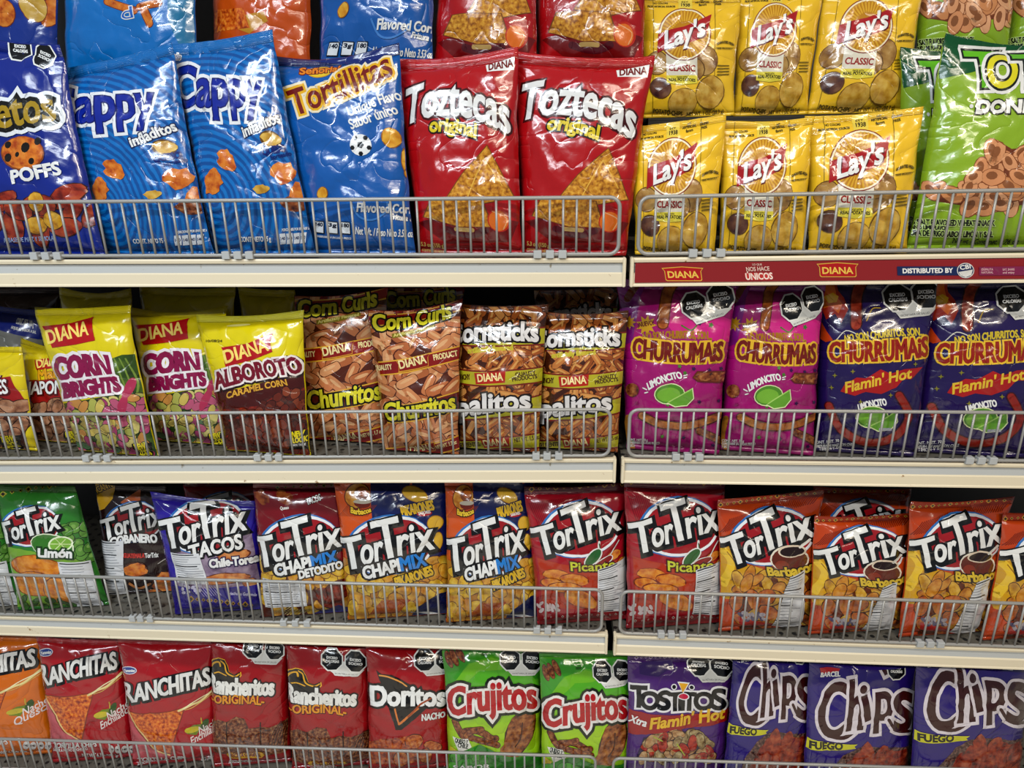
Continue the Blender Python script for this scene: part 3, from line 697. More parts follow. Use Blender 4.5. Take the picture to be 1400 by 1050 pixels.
BEAN = ['#a84470', '#c4b060', '#5e8458', '#c08c4c', '#b8607c', '#ccc07c', '#a8a858']
def d_cornbright():
    a = Art(C1)
    pic = [(790, 590), (1000, 560), (1090, 545), (1068, 375), (1140, 350), (1300, 340), (1300, 900), (820, 900)]
    a.P(('food', 22, '#1e3010', '#3e5a1e', '#6a8230'), pic)
    for x in (1090, 1120, 1150): a.L('#7c9440', [(x, 370), (x + 20, 480), (x + 10, 560)], 8)
    a.bits([(815, 590), (1180, 560), (1215, 880), (835, 880)], 110, 32, 20, BEAN, '#2a2a1c', 3, 11)
    for x, y, r in ((1130, 520, 60), (1090, 610, 45)): a.E('#b03a5c', x, y, 22, 62, r * .5)
    a.P('#8c1a3c', [(1000, 872), (1230, 865), (1235, 892), (985, 890)]); new_look(a, 1112, 785)
    logo_box(a, [(728, 212), (880, 206), (1003, 176), (998, 212), (1012, 286), (900, 306), (772, 316), (748, 240)], 'DIANA', (755, 296, 978, 260), 62)
    a.T('CORN', 772, 474, 1062, 462, 100, [('#e6e0e2', 24), ('#8e1450', 9)], 8, part='logo_print'); a.T('BRIGHTS', 806, 560, 1090, 530, 66, [('#e6e0e2', 18), ('#8e1450', 7)], 0, part='logo_print')
    return a
def d_mani():
    a = Art(C1)
    a.P('#9c1c1e', [(60, 500), (420, 490), (470, 640), (60, 660)]); a.P('#4a2418', [(60, 630), (470, 610), (500, 900), (60, 900)])
    a.bits([(70, 640), (440, 615), (470, 880), (90, 880)], 50, 38, 27, [NUT, ('food', 60, '#7a4a34', '#a87a5c', '#bc9478')], '#3a1c12', 4, 21)
    new_look(a, 345, 775)
    logo_box(a, [(192, 398), (322, 382), (328, 438), (200, 452)], 'DIANA', (205, 440, 322, 424), 42)
    a.T('Maní', 216, 502, 340, 484, 50, [('#5a2008', 5), ('#d8a020', 3)]); a.T('JAPONÉS', 152, 580, 398, 570, 66, [('#5a0c10', 8, 3, 4), (W_, 2)], 0, .1, part='logo_print')
    return a
def d_alboroto():
    a = Art(C2)
    a.P('#50150f', [(-240, 560), (-60, 552), (120, 505), (330, 430), (360, 880), (330, 900), (-240, 900)])
    a.P(SALSA, [(-200, 660), (60, 640), (180, 560), (330, 540), (340, 900), (-200, 900)])
    a.bits([(-130, 690), (60, 650), (200, 560), (310, 600), (320, 880), (-90, 880)], 90, 27, 20, ['#5c2418', '#6e2c1c', '#7c3824', '#8a4428'], '#300c08', 3, 31)
    new_look(a, 226, 775)
    a.E('#ece48c', -60, 215, 62, 6, -4)
    logo_box(a, [(-146, 332), (0, 312), (130, 256), (120, 300), (136, 352), (20, 398), (-122, 434), (-130, 360)], 'DIANA', (-118, 414, 116, 344), 66)
    a.T('ALBOROTO', -172, 552, 276, 462, 84, [('#2c0a0c', 20, 3, 5), ('#e6dcd8', 15), ('#7e1230', 5)], 12, part='logo_print')
    a.T('CARAMEL CORN', -110, 602, 206, 530, 32, [('#d4a440', 1.6)], 6); a.T('10/08/24', -215, 300, -140, 304, 12, [('#5a5410', .4)])
    return a
def d_churritos():
    a = Art(C2)
    full = [(230, 60), (730, 20), (730, 890), (320, 890)]
    a.bits(full, 86, 66, 27, ['#c07c50', '#c88a5e', '#b87044', '#d0986c', '#b06a40'], '#5a2410', 4, 41, core='#d8aa7e', cr=(.62, .34), caps=1)  # lighter core: a highlight painted on each curl
    band = lambda m, p, y='#d8a83a': (a.P(y, [(x, yy - 7) if i < len(p) // 2 else (x, yy + 7) for i, (x, yy) in enumerate(p)]), a.P(m, p))
    band('#8c1a14', [(225, 90), (450, 75), (740, 20), (745, 66), (480, 120), (240, 142)])
    a.T('Corn Curls', 276, 168, 684, 106, 84, [('#140c06', 13), ('#d8d038', 4)], -14, .04, part='logo_print')
    a.P('#8a7a1c', [(362, 188), (480, 172), (596, 142), (600, 164), (480, 196), (364, 212)]); a.T('Artificially Flavored', 372, 206, 590, 164, 15, [('#e0d480', .6)])
    band('#8c1a16', [(285, 340), (430, 328), (720, 262), (722, 326), (440, 392), (290, 404)])
    logo_box(a, [(384, 334), (470, 322), (558, 298), (548, 318), (550, 362), (470, 380), (392, 390), (396, 352)], 'DIANA', (400, 376, 542, 346), 44, '#8c1a16', '#e8d8a0', '#d8a83a')
    a.T('QUALITY', 262, 384, 358, 376, 28, [('#e8d8a0', 1)]); a.T('PRODUCT', 584, 334, 712, 310, 30, [('#e8d8a0', 1)])
    band('#6e1612', [(320, 588), (480, 566), (730, 505), (735, 600), (490, 652), (330, 664)])
    a.T('Churritos', 322, 656, 700, 604, 92, [('#140c06', 13), ('#d8d038', 4)], -4, .04, part='logo_print')
    band('#8c1a16', [(330, 812), (530, 795), (740, 742), (742, 800), (540, 852), (335, 868)])
    logo_box(a, [(430, 800), (590, 772), (585, 822), (440, 846)], 'DIANA', (446, 838, 578, 812), 36, '#8c1a16', '#e8d8a0', '#d8a83a'); a.T('QUALITY', 335, 856, 425, 846, 24, [('#e8d8a0', 1)]); a.T('NET WT. 1.7 oz', 600, 808, 720, 780, 20, [('#e8d8a0', .6)])
    return a
def d_cornsticks():
    a = Art(C3)
    a.bits([(200, 120), (690, 140), (690, 890), (215, 890)], 140, 62, 16, ['#b46c32', '#c07e42', '#a65e2a', '#c88e50', '#985424'], '#54240e', 3, 51, (10, 170), core='#d09c5c', cr=(.66, .34), caps=1)  # core streak paints a highlight along each stick
    def band(p, m='#b4ac2c'): a.P('#7c2414', [(x, y - 8) if i < len(p) // 2 else (x, y + 8) for i, (x, y) in enumerate(p)]); a.P(m, p)
    band([(205, 262), (450, 268), (700, 250), (690, 326), (450, 345), (210, 335)])
    a.T('Cornsticks', 196, 332, 648, 318, 88, [('#1c100c', 15), ('#dcd8d6', 5)], 6, .04, part='logo_print')
    a.T('artificially flavored', 292, 384, 522, 366, 24, [('#c8b83c', 2.5)])
    band([(210, 466), (400, 482), (690, 450), (680, 520), (400, 548), (212, 530)])
    logo_box(a, [(326, 484), (405, 482), (486, 474), (482, 534), (405, 540), (332, 542)], 'DIANA', (344, 530, 472, 522), 38, '#b02a18', '#ecdca0')
    a.T('CRUNCHY', 212, 522, 302, 518, 27, [('#4c2c10', 1.4)]); a.T('QUALITY', 535, 502, 632, 488, 19, [('#4c2c10', 1)]); a.T('PRODUCTS', 520, 526, 638, 508, 19, [('#4c2c10', 1)])
    band([(210, 650), (450, 642), (690, 590), (690, 668), (450, 705), (215, 712)])
    a.T('palitos', 232, 704, 600, 664, 92, [('#1c100c', 14), ('#dcd8d6', 5)], 4, .1, part='logo_print')
    band([(215, 826), (430, 815), (690, 782), (690, 846), (430, 868), (220, 874)])
    logo_box(a, [(345, 822), (495, 806), (490, 858), (352, 868)], 'DIANA', (358, 858, 482, 846), 36, '#b02a18', '#ecdca0'); a.T('CRUJIENTES', 218, 862, 336, 854, 26, [('#4c2c10', 1)]); a.T('NET WT. 1.5 oz', 520, 832, 640, 816, 20, [('#4c2c10', .8)])
    return a
def lime(a, x, y, k=1):
    a.E('#d8e0b0', x, y, 82 * k, 56 * k, -5); a.E('#58902c', x, y, 77 * k, 51 * k, -5); a.E('#7cb03e', x - 5 * k, y + 4 * k, 62 * k, 38 * k, -5)
    p = [(-12, 46), (60, 2), (118, -32), (124, 20), (90, 58), (30, 66)]; a.P('#d8e0b0', [(x + (q[0] * 1.06 - 3) * k, y + (q[1] * 1.08) * k) for q in p]); a.P('#6aa034', [(x + q[0] * k, y + q[1] * k) for q in p]); a.L('#a8cc70', [(x - 5 * k, y + 44 * k), (x + 116 * k, y - 28 * k)], 6 * k, smooth=False)
def star(a, m, x, y, r, n=9, f=.55, part='picture_print'):
    a.P(m, [(x + r * (1 if i % 2 == 0 else f) * math.cos(i * PI / n), y + r * (1 if i % 2 == 0 else f) * math.sin(i * PI / n)) for i in range(2 * n)], part)
def d_pink():
    a = Art(C3)
    a.P('#7a1a78', [(600, -60), (820, -60), (760, 60), (720, 300), (640, 330)]); a.P('#c82686', [(900, 60), (1240, 180), (1230, 300), (940, 260), (880, 180)])  # second polygon: a highlight band painted into the film colour
    a.L('#6a2c10', [(960, -40), (905, 40), (880, 205)], 66); a.L(('food', 70, '#7c3a10', '#a85e20', '#c07c34'), [(960, -40), (905, 40), (880, 205)], 54)
    a.L('#6a2c10', [(760, -30), (690, 70)], 40)
    star(a, '#c49a20', 792, 212, 56); star(a, '#b88c20', 700, 195, 40); a.T('¡NUEVO!', 750, 222, 832, 210, 24, [('#6a1a10', 1)])
    a.L('#5a7a30', [(980, 215), (1030, 240), (1060, 215)], 8); star(a, '#4a7a30', 1135, 210, 16, 5); star(a, '#3c1450', 1075, 205, 12, 5)
    a.T('NO SON CHURRITOS, SON...', 776, 292, 1138, 286, 38, [('#a87818', 2.5)], 6)
    a.T('CHURRUMAiS', 722, 378, 1192, 396, 98, [('#dcb434', 15), ('#7a1c10', 5)], -20, .03, part='logo_print')
    a.T('LIMONCITO', 806, 556, 984, 496, 36, [(W_, 2)], 14)
    for p in ([(775, 545), (795, 555)], [(785, 572), (800, 568)], [(990, 482), (1008, 476)], [(990, 492), (1004, 490)]): a.L(W_, p, 6, 'lettering_print', False)
    rnd = random.Random(3)
    for k in range(22): star(a, rnd.choice(['#4a8030', '#3e1450', '#5a9038', '#8a1460']), rnd.uniform(700, 1190), rnd.choice([rnd.uniform(430, 470), rnd.uniform(600, 660), rnd.uniform(760, 860)]), 13, 5, .5)
    lime(a, 915, 578)
    a.P('#6a2c10', [(1035, 490), (1060, 455), (1215, 455), (1215, 520), (1060, 512)]); a.P(BROWN, [(1042, 488), (1062, 463), (1215, 464), (1215, 512), (1062, 504)])
    a.L('#5c2410', [(770, 690), (880, 735), (1030, 740), (1190, 690)], 46); a.L(('food', 70, '#8a4416', '#b06c2c', '#c08844'), [(770, 690), (880, 735), (1030, 740), (1190, 690)], 34)
    a.L('#5c2410', [(1070, 770), (1140, 800), (1190, 830)], 40); a.L(BROWN, [(1070, 770), (1140, 800), (1190, 830)], 30); a.L('#a8742c', [(700, 700), (690, 800), (720, 860)], 26); a.E(BROWN, 722, 555, 34, 36)
    for i in range(3): a.T(('CONT. NET. 70 g', 'CONSERVESE EN LUGAR FRESCO', 'Y SECO'[:6])[i], 690, 820 + 16 * i, (800, 862, 730)[i], 822 + 16 * i, 12, [(W_, .4)])
    a.warn(1045, 108, 1185, 62, 70)
    return a
def d_hot():
    a = Art(C4)
    fl = [(320, -60), (400, -60), (408, 30), (440, 70), (462, 130), (425, 200), (392, 150), (345, 180), (322, 110)]
    a.P('#a8301a', fl); a.P('#d8701c', [(330, -40), (385, -40), (398, 60), (432, 100), (410, 150), (370, 110), (335, 120)]); a.P('#e0b024', [(335, 60), (380, 40), (410, 60), (400, 90), (360, 95)])
    a.P('#b84418', [(318, 180), (350, 240), (385, 290), (350, 300), (320, 280)])
    a.L('#3c0e0c', [(570, -50), (510, 60), (505, 210)], 66); a.L(('food', 70, '#6a1a10', '#94341c', '#b0543c'), [(570, -50), (510, 60), (505, 210)], 54)
    a.L('#c8a838', [(560, 190), (590, 130), (635, 125)], 6); a.L('#d0d0c4', [(400, 290), (450, 240), (520, 265)], 5)
    a.T('NO SON CHURRITOS, SON...', 448, 304, 866, 262, 38, [('#cdb83a', 2)], 6)
    a.T('CHURRUMAiS', 374, 402, 890, 372, 102, [('#e0bc3c', 14), ('#98240f', 5)], -14, .03, part='logo_print')
    a.P('#a81c1c', [(425, 565), (450, 525), (510, 490), (560, 495), (640, 448), (690, 470), (760, 445), (862, 434), (800, 500), (760, 498), (720, 545), (640, 578), (560, 568), (500, 588)])
    a.T("Flamin' Hot", 452, 572, 800, 492, 54, [('#d8b83a', 2.2)], 0, .25)
    a.L('#4c1010', [(360, 640), (420, 760), (560, 832), (700, 805), (785, 700), (735, 585)], 50); a.L('#942a1e', [(360, 640), (420, 760), (560, 832), (700, 805), (785, 700), (735, 585)], 38)
    a.T('LIMONCITO', 522, 668, 668, 636, 34, [(W_, 2)], 6); lime(a, 590, 700, 1.05)
    for x, y in ((490, 458), (380, 545), (820, 418), (530, 620), (400, 480), (690, 585)): star(a, '#8a8428', x, y, 14, 4, .35)
    for i, q in enumerate(('CONT. NET. 70 g', 'FRITURA DE MAIZ CON CHILE', 'LIMON Y SAL')): a.T(q, 270 + 20 * i, 838 + 20 * i, (430, 500, 440)[i], 828 + 20 * i, 15, [(W_, .5)])
    a.T('ARTIFICIALMENTE SABORIZADO', 625, 770, 690, 768, 14, [('#b8b8c8', .4)])
    a.warn(727, 68, 872, 50, 76)
    return a
def tortrix(a, x0, y0, x1, y1, oval='#a01a26'):
    L = math.hypot(x1 - x0, y1 - y0); t = math.degrees(math.atan2(y1 - y0, x1 - x0)); e = np.array([x1 - x0, y1 - y0]) / L; n = np.array([e[1], -e[0]])
    c = (np.array([x0, y0]) + [x1, y1]) / 2 + e * .05 * L + n * .13 * L
    for m, k, d in (('#3a78b8', 1.10, -8), ('#e4e6ea', 1.07, -2), (oval, 1.0, 0)): a.E(m, c[0] + d, c[1] + d * .3, .43 * L * k, .285 * L * (k + (k - 1) * .6), t * .55, 30, 'logo_print')
    for s_, p, q, h in (('T', -.01, .235, .335), ('or', .20, .435, .285), ('T', .37, .66, .42), ('rix', .60, .985, .305)):
        a_ = np.array([x0, y0]) + e * p * L + n * (.0 if s_ != 'T' or p > .2 else -.02) * L; b_ = np.array([x0, y0]) + e * q * L + n * (.0 if s_ != 'T' or p > .2 else -.02) * L
        a.T(s_, *a_, *b_, h * L, [(K_, .046 * L, .012 * L, .016 * L)], 0, .16 if s_ != 'T' else .05, part='logo_print')
    for s_, p, q, h in (('T', -.01, .235, .335), ('or', .20, .435, .285), ('T', .37, .66, .42), ('rix', .60, .985, .305)):
        a_ = np.array([x0, y0]) + e * p * L + n * (.0 if s_ != 'T' or p > .2 else -.02) * L; b_ = np.array([x0, y0]) + e * q * L + n * (.0 if s_ != 'T' or p > .2 else -.02) * L
        a.T(s_, *a_, *b_, h * L, [('#e2e2e0', .009 * L)], 0, .16 if s_ != 'T' else .05, part='logo_print')
def diamonds(a, x0, y0, x1, y1, n, m='#b08a30', r=11):
    a.n += 1; l = a.n; a.n += 1
    for k in range(n):
        x, y = x0 + (x1 - x0) * k / (n - 1), y0 + (y1 - y0) * k / (n - 1); q = r if k % 3 else r * 1.6
        a.P(m, [(x - q, y), (x, y - q), (x + q, y), (x, y + q)], layer=l); q *= .55; a.P('#2a1410', [(x - q, y), (x, y - q), (x + q, y), (x, y + q)], layer=l + 1)
def stripes(a, m, x0, y0, x1, y1, n, dx, dy, w=4):
    a.n += 1; l = a.n
    for k in range(n):
        x, y = x0 + (x1 - x0) * k / n, y0 + (y1 - y0) * k / n; a.L(m, [(x, y), (x + dx, y + dy)], w, smooth=False, layer=l)
def d_limon():
    a = Art(D1)
    diamonds(a, 20, 215, 330, 165, 9, '#a8a838'); a.P('#7ea83c', [(10, 480), (160, 520), (380, 560), (470, 560), (520, 800), (60, 800)])
    a.bits([(345, 390), (450, 380), (480, 560), (370, 560)], 15, 27, 27, ['#5c8c3c', '#6c9c48'], '#2a4a1c', 4, 61, core='#88b060')
    for x, y, rx, ry, r in ((190, 602, 132, 56, 8), (190, 690, 110, 60, 10), (310, 730, 80, 62, 40)): a.E('#8a4410', x, y, rx + 5, ry + 5, r); a.E(('food', 60, '#b86a1c', '#d48a30', '#e0a048'), x, y, rx, ry, r, wob=.05)
    a.bits([(90, 760), (380, 790), (380, 830), (110, 820)], 10, 26, 14, ['#4a7a30', '#3a6428'], '#203c14', 3, 62)
    a.E('#8a1a22', 190, 400, 10, 10); tortrix(a, 4, 478, 330, 392)
    a.E('#dfe6cc', 278, 492, 118, 66, 12); a.E('#3f7c2c', 276, 492, 112, 60, 12); a.E('#e2eccc', 322, 482, 66, 44, -8); a.E('#86b448', 322, 482, 57, 36, -8)
    for k in range(6): a.L('#d4e4a8', [(322, 482), (322 + 52 * math.cos(k * 1.05), 482 + 32 * math.sin(k * 1.05))], 4, smooth=False)
    a.T('Limón', 206, 548, 382, 552, 42, [('#1c4418', 13), (W_, 3.5)])
    a.sticker([(302, 578), (470, 572), (585, 835), (410, 840)])
    return a
def d_cobanero():
    a = Art(D1)
    a.P('#c8a030', [(500, 150), (610, 160), (600, 240), (560, 290), (530, 300)]); a.T('PICANTE', 512, 215, 600, 175, 34, [('#2a1410', 5), ('#dcb430', 1)])
    a.P('#b06030', [(640, 260), (700, 220), (740, 190), (745, 260), (680, 300)])
    tortrix(a, 552, 458, 872, 370, '#98222a')
    a.T('COBANERO', 592, 492, 832, 476, 42, [('#1c0a0a', 8), (W_, 3)], 10)
    a.T('GUATEMALA', 655, 556, 765, 556, 22, [('#c03028', 1.5)]); a.T('TorTrix', 768, 558, 840, 552, 24, [(W_, 1)]); a.L('#c8c0b8', [(840, 585), (880, 562), (925, 560)], 4)
    for x, y, rx, ry, r in ((720, 620, 62, 36, 0), (880, 690, 70, 60, -30), (830, 770, 60, 40, 20), (640, 770, 60, 26, 5)): a.E('#5a2810', x, y, rx + 5, ry + 5, r); a.E(PUFF, x, y, rx, ry, r, wob=.14)
    a.L('#c08048', [(690, 690), (740, 715), (800, 690)], 12)
    a.sticker([(533, 460), (655, 466), (668, 748), (560, 742)], 14)
    return a
def d_tacos():
    a = Art(D1)
    a.P(('food', 40, '#5c4468', '#8c7890', '#a898a8'), [(910, 520), (1340, 420), (1380, 690), (950, 700)])
    for x, y, rx, ry, r in ((1200, 665, 130, 26, -6), (1240, 545, 90, 30, -12), (1330, 690, 40, 26, 10)): a.E('#6a3418', x, y, rx + 4, ry + 4, r); a.E(('food', 60, '#a85a28', '#c8844c', '#d8a468'), x, y, rx, ry, r, wob=.1)
    a.P('#2c1c86', [(900, 700), (1400, 690), (1420, 860), (920, 860)]); stripes(a, '#b0a8d0', 1050, 705, 1150, 700, 8, 40, 50, 3); diamonds(a, 1020, 768, 1340, 800, 11)
    a.T('Hecho en Guatemala', 1220, 748, 1370, 752, 14, [('#c8c4e0', .6)])
    tortrix(a, 876, 500, 1318, 400)
    a.T('TACOS', 1014, 562, 1288, 500, 72, [(K_, 15), (W_, 4)], 0, .12, part='logo_print'); a.T('Chile-Toreado', 1116, 608, 1420, 572, 42, [('#2a1c50', 9), (W_, 3)])
    a.sticker([(908, 525), (1056, 532), (1112, 692), (950, 680)], 9)
    a.bits([(960, 690), (1070, 690), (1070, 740), (975, 740)], 12, 12, 9, ['#b8b4c8'], None, 0, 63)
    return a
def chapi(a, x0, y0, x1, y1, h):
    xm, ym = x0 + (x1 - x0) * .58, y0 + (y1 - y0) * .58
    for m, g in ((K_, 14), (None, 4)):
        a.T('CHAPI', x0, y0, xm - 4, ym, h, [(m or W_, g)], part='logo_print'); a.T('MIX', xm + 4, ym, x1, y1, h * 1.08, [(m or '#2c84cc', g)], part='logo_print')
def yellow_heap(a, poly, n, seed):
    a.bits(poly, n, 46, 30, [('food', 60, '#b0861c', '#d4ac34', '#e0c458'), ('food', 60, '#b87a1c', '#cc9834', '#d8b04c')], '#7a4c10', 4, seed)
def d_detodito():
    a = Art(D2)
    diamonds(a, 150, 185, 480, 170, 9, '#8a7a38', 8)
    for x, y in ((70, 230), (190, 235)): a.E(('food', 60, '#6a2410', '#985024', '#b06c38'), x, y, 46, 30, 35, wob=.25)
    a.T('Queso', 170, 298, 215, 294, 16, [(W_, 1)]); a.T('TACOS', 312, 275, 388, 245, 32, [('#30100c', 4), (W_, 1)], 0, .1)
    a.P('#5c2410', [(60, 640), (520, 600), (530, 880), (90, 880)]); yellow_heap(a, [(60, 590), (520, 610), (525, 860), (100, 860)], 30, 64)
    for x, y, r in ((430, 770, 30), (480, 720, -20)): a.E('#5c1a10', x, y, 85, 50, r); a.E(SALSA, x, y, 80, 45, r, wob=.08)
    a.P('#22287a', [(480, 800), (610, 830), (620, 900), (330, 900), (340, 860)]); stripes(a, '#c8b878', 200, 800, 320, 850, 10, -60, 40, 4)
    tortrix(a, 46, 600, 498, 488)
    chapi(a, 148, 650, 474, 578, 58); a.T('DETODITO', 274, 662, 498, 610, 38, [(K_, 8), (W_, 3)])
    a.sticker([(72, 662), (300, 672), (312, 805), (96, 808)], 8)
    return a
def d_pikarones():
    a = Art(D2)
    a.P('#17245e', [(640, 90), (1150, 90), (1130, 520), (980, 560), (660, 400)])
    stripes(a, '#8c3a14', 480, 330, 640, 330, 18, 50, -60, 3)
    for m, k in (('#6a2c0c', 1), (('food', 60, '#b4701c', '#cf9438', '#dcb054'), .92)): a.E(m, 580, 225, 72 * k, 68 * k)
    a.E('#8a4a18', 600, 210, 40, 34); a.E('#b86a28', 606, 204, 26, 22); a.E('#7c2c18', 605, 262, 44, 26); a.E('#c0b8a8', 605, 252, 48, 12)
    a.T('Barbacoa', 545, 310, 652, 306, 28, [('#2c1408', 6), ('#d8b83a', 1.5)], -12)
    for x, y, rx, ry, r in ((885, 218, 70, 34, 15), (992, 365, 42, 36, -35), (1000, 470, 26, 50, 10)): a.E('#a87818', x, y, rx + 4, ry + 4, r); a.E('#d4ac3c', x, y, rx, ry, r)
    a.T('PIKARONES', 818, 336, 988, 294, 52, [('#101a48', 8), ('#d8b430', 3)], 0, .05, part='logo_print'); a.E('#b02030', 935, 318, 42, 12, -8); a.T('SABORES', 905, 326, 968, 314, 14, [(W_, .8)])
    a.P('#b07a20', [(500, 560), (1080, 540), (1090, 880), (540, 880)]); yellow_heap(a, [(530, 600), (1060, 570), (1050, 850), (560, 850)], 40, 65)
    a.P('#1a2458', [(1010, 740), (1100, 720), (1130, 880), (860, 880), (900, 810)]); stripes(a, '#a8441c', 640, 860, 800, 850, 14, 70, -80, 6)
    a.L('#dcdcdc', [(865, 845), (1060, 850)], 12, smooth=False)
    tortrix(a, 508, 612, 990, 500); chapi(a, 618, 664, 948, 594, 62)
    a.P('#1a2458', [(770, 660), (975, 615), (980, 650), (775, 705)], 'logo_print'); a.T('PIKARONES', 786, 710, 980, 640, 46, [(K_, 8), ('#d8b430', 3)], 0, .05, part='logo_print')
    return a
def d_picante():
    a = Art(D3)
    stripes(a, '#7c0c1c', 170, 260, 460, 230, 30, 50, 130, 4); diamonds(a, 180, 190, 660, 165, 12, '#b88a30')
    a.P('#b03a18', [(215, 560), (420, 600), (660, 560), (690, 800), (240, 800)])
    for x, y, rx, ry, r in ((310, 645, 66, 26, 2), (410, 672, 76, 28, 8), (290, 690, 60, 24, 5), (360, 712, 90, 24, 3), (440, 770, 90, 40, 20), (620, 540, 40, 20, -30), (660, 590, 40, 26, -60)):
        a.E('#7c2c0c', x, y, rx + 4, ry + 4, r); a.E(('food', 70, '#b4581c', '#d08430', '#dca048'), x, y, rx, ry, r, wob=.08)
    a.P('#8e1020', [(215, 835), (700, 800), (700, 890), (220, 890)]); diamonds(a, 250, 862, 660, 850, 14, '#c8b0a8', 5)
    tortrix(a, 222, 540, 660, 398)
    a.L(W_, [(540, 470), (538, 500), (550, 525)], 12); a.L('#1c5c30', [(540, 480), (545, 505)], 6)
    a.E(W_, 508, 552, 62, 32, -48); a.E('#2c6a34', 508, 552, 56, 25, -48); a.E(W_, 560, 578, 62, 22, -32); a.E('#8e1a18', 560, 578, 58, 17, -32); a.L(W_, [(600, 540), (625, 490), (645, 460)], 5)
    a.T('Picante', 392, 622, 622, 606, 46, [('#4c0c10', 8), ('#c4c83c', 1.5)], -12)
    a.bits([(215, 790), (320, 790), (320, 830), (215, 830)], 10, 14, 8, ['#c0b0b0'], None, 0, 66)
    a.sticker([(533, 618), (680, 556), (682, 828), (530, 834)], 14)
    return a
def d_barbacoa():
    a = Art(D4)
    stripes(a, '#7c2408', 800, 430, 1290, 300, 46, 50, -70, 4); diamonds(a, 810, 285, 1290, 250, 15, '#c89838', 9)
    a.P('#c89a1c', [(770, 480), (840, 500), (890, 600), (1020, 640), (960, 800), (780, 800), (740, 640)]); a.L('#e0bc38', [(800, 520), (850, 600), (800, 720)], 40); a.L('#9a6c14', [(830, 540), (875, 620), (840, 700)], 5)
    a.P('#6a3010', [(860, 690), (1240, 600), (1260, 980), (840, 980)])
    a.bits([(880, 680), (1190, 640), (1200, 760), (860, 780)], 16, 50, 26, [('food', 60, '#a87820', '#c89c38', '#d8b458'), ('food', 60, '#a06018', '#c0822c', '#cc9a48')], '#5c300c', 4, 67)
    a.bits([(850, 800), (1220, 780), (1220, 950), (850, 940)], 22, 52, 34, [('food', 60, '#883c14', '#b4642a', '#c48440'), ('food', 60, '#a07020', '#c09438', '#ccac54')], '#44180a', 4, 68)
    a.P('#b0302c', [(840, 890), (1150, 945), (1150, 970), (840, 930)])
    a.bits([(850, 860), (980, 880), (980, 920), (850, 910)], 14, 16, 9, ['#5a5470', '#a8a0a8'], None, 0, 69)
    tortrix(a, 842, 608, 1284, 462)
    a.E('#e0d8c8', 1148, 590, 92, 68); a.E('#6a2c18', 1148, 592, 84, 60); a.E('#d8c8b4', 1165, 548, 66, 32, -6); a.E('#2c1410', 1165, 550, 57, 24, -6); a.L('#d8d4cc', [(1205, 530), (1250, 485)], 12); a.E('#8a3c24', 1110, 620, 32, 26)
    a.T('Barbacoa', 1044, 676, 1262, 652, 46, [('#2c1408', 9), ('#d4b83c', 3)], -12)
    a.sticker([(1140, 684), (1212, 650), (1130, 970), (1000, 955)], 13)
    return a
def ranch(col_streak, txt):
    def f(): 
        a = Art((0, 840), 5)
        a.P('#c8606a' if txt[0] == 'Nacho' and col_streak else '#d89048', [(270, 520), (330, 600), (440, 800), (560, 860), (560, 880), (340, 880)])
        a.P('#8a3410', [(300, 548), (640, 532), (565, 862), (440, 800), (350, 660)]); a.P(NACHO, [(310, 556), (632, 540), (558, 850), (446, 792), (358, 660)]); a.L('#e8c888', [(300, 550), (380, 690), (455, 800), (555, 862)], 8)
        a.L('#e8d898', [(600, 555), (680, 510), (740, 480), (825, 400)], 14); a.L('#f0e8c0', [(630, 540), (720, 470), (820, 415)], 6); a.L('#d8b060', [(640, 545), (700, 520), (820, 430)], 5)
        a.P('#7a8a1c', [(640, 690), (700, 650), (770, 640), (720, 720), (660, 712)]); a.E('#c8b830', 690, 685, 50, 20, -12); a.E('#3c5c20', 768, 650, 22, 44, 20); a.L('#c8a838', [(750, 640), (745, 600)], 8)
        a.T(txt[0], 742, 718, 872, 640, 46, [('#e6d8d4', 1)], 0, .3); a.T(txt[1], 695, 782, 868, 684, 46, [('#e6d8d4', 1)], 0, .3)
        a.E('#dcdce4', 316, 256, 46, 26, 8, part='logo_print'); a.E('#2c4a94', 316, 256, 41, 21, 8, part='logo_print'); a.T('Yummies', 284, 266, 350, 268, 19, [(W_, 1)], part='logo_print')
        a.T('R', 276, 500, 342, 474, 146, [(K_, 19, 3, 5)], 0, .02, part='logo_print', up=.7); a.T('ANCHITAS', 346, 474, 800, 362, 112, [(K_, 19, 3, 5)], 0, .04, part='logo_print', up=.7)
        a.T('R', 276, 500, 342, 474, 146, [('#e2e0dc', 5)], 0, .02, part='logo_print', up=.7); a.T('ANCHITAS', 346, 474, 800, 362, 112, [('#e2e0dc', 5)], 0, .04, part='logo_print', up=.7)
        a.T('TORTILLA CHIPS', 370, 905, 660, 900, 30, [(W_, 1.5)]); a.T('SABOR A NACHO ENCHILADO', 372, 925, 600, 922, 16, [(W_, .5)]); a.T('NET WT 6.3 oz (180 g)', 560, 975, 800, 975, 28, [(W_, 1.2)])
        for i in range(4): a.E('#d8d4d0', 770 + 45 * i, 910, 20, 26); a.T('140', 757 + 45 * i, 915, 783 + 45 * i, 915, 12, [('#402020', 1)])
        return a
    return f
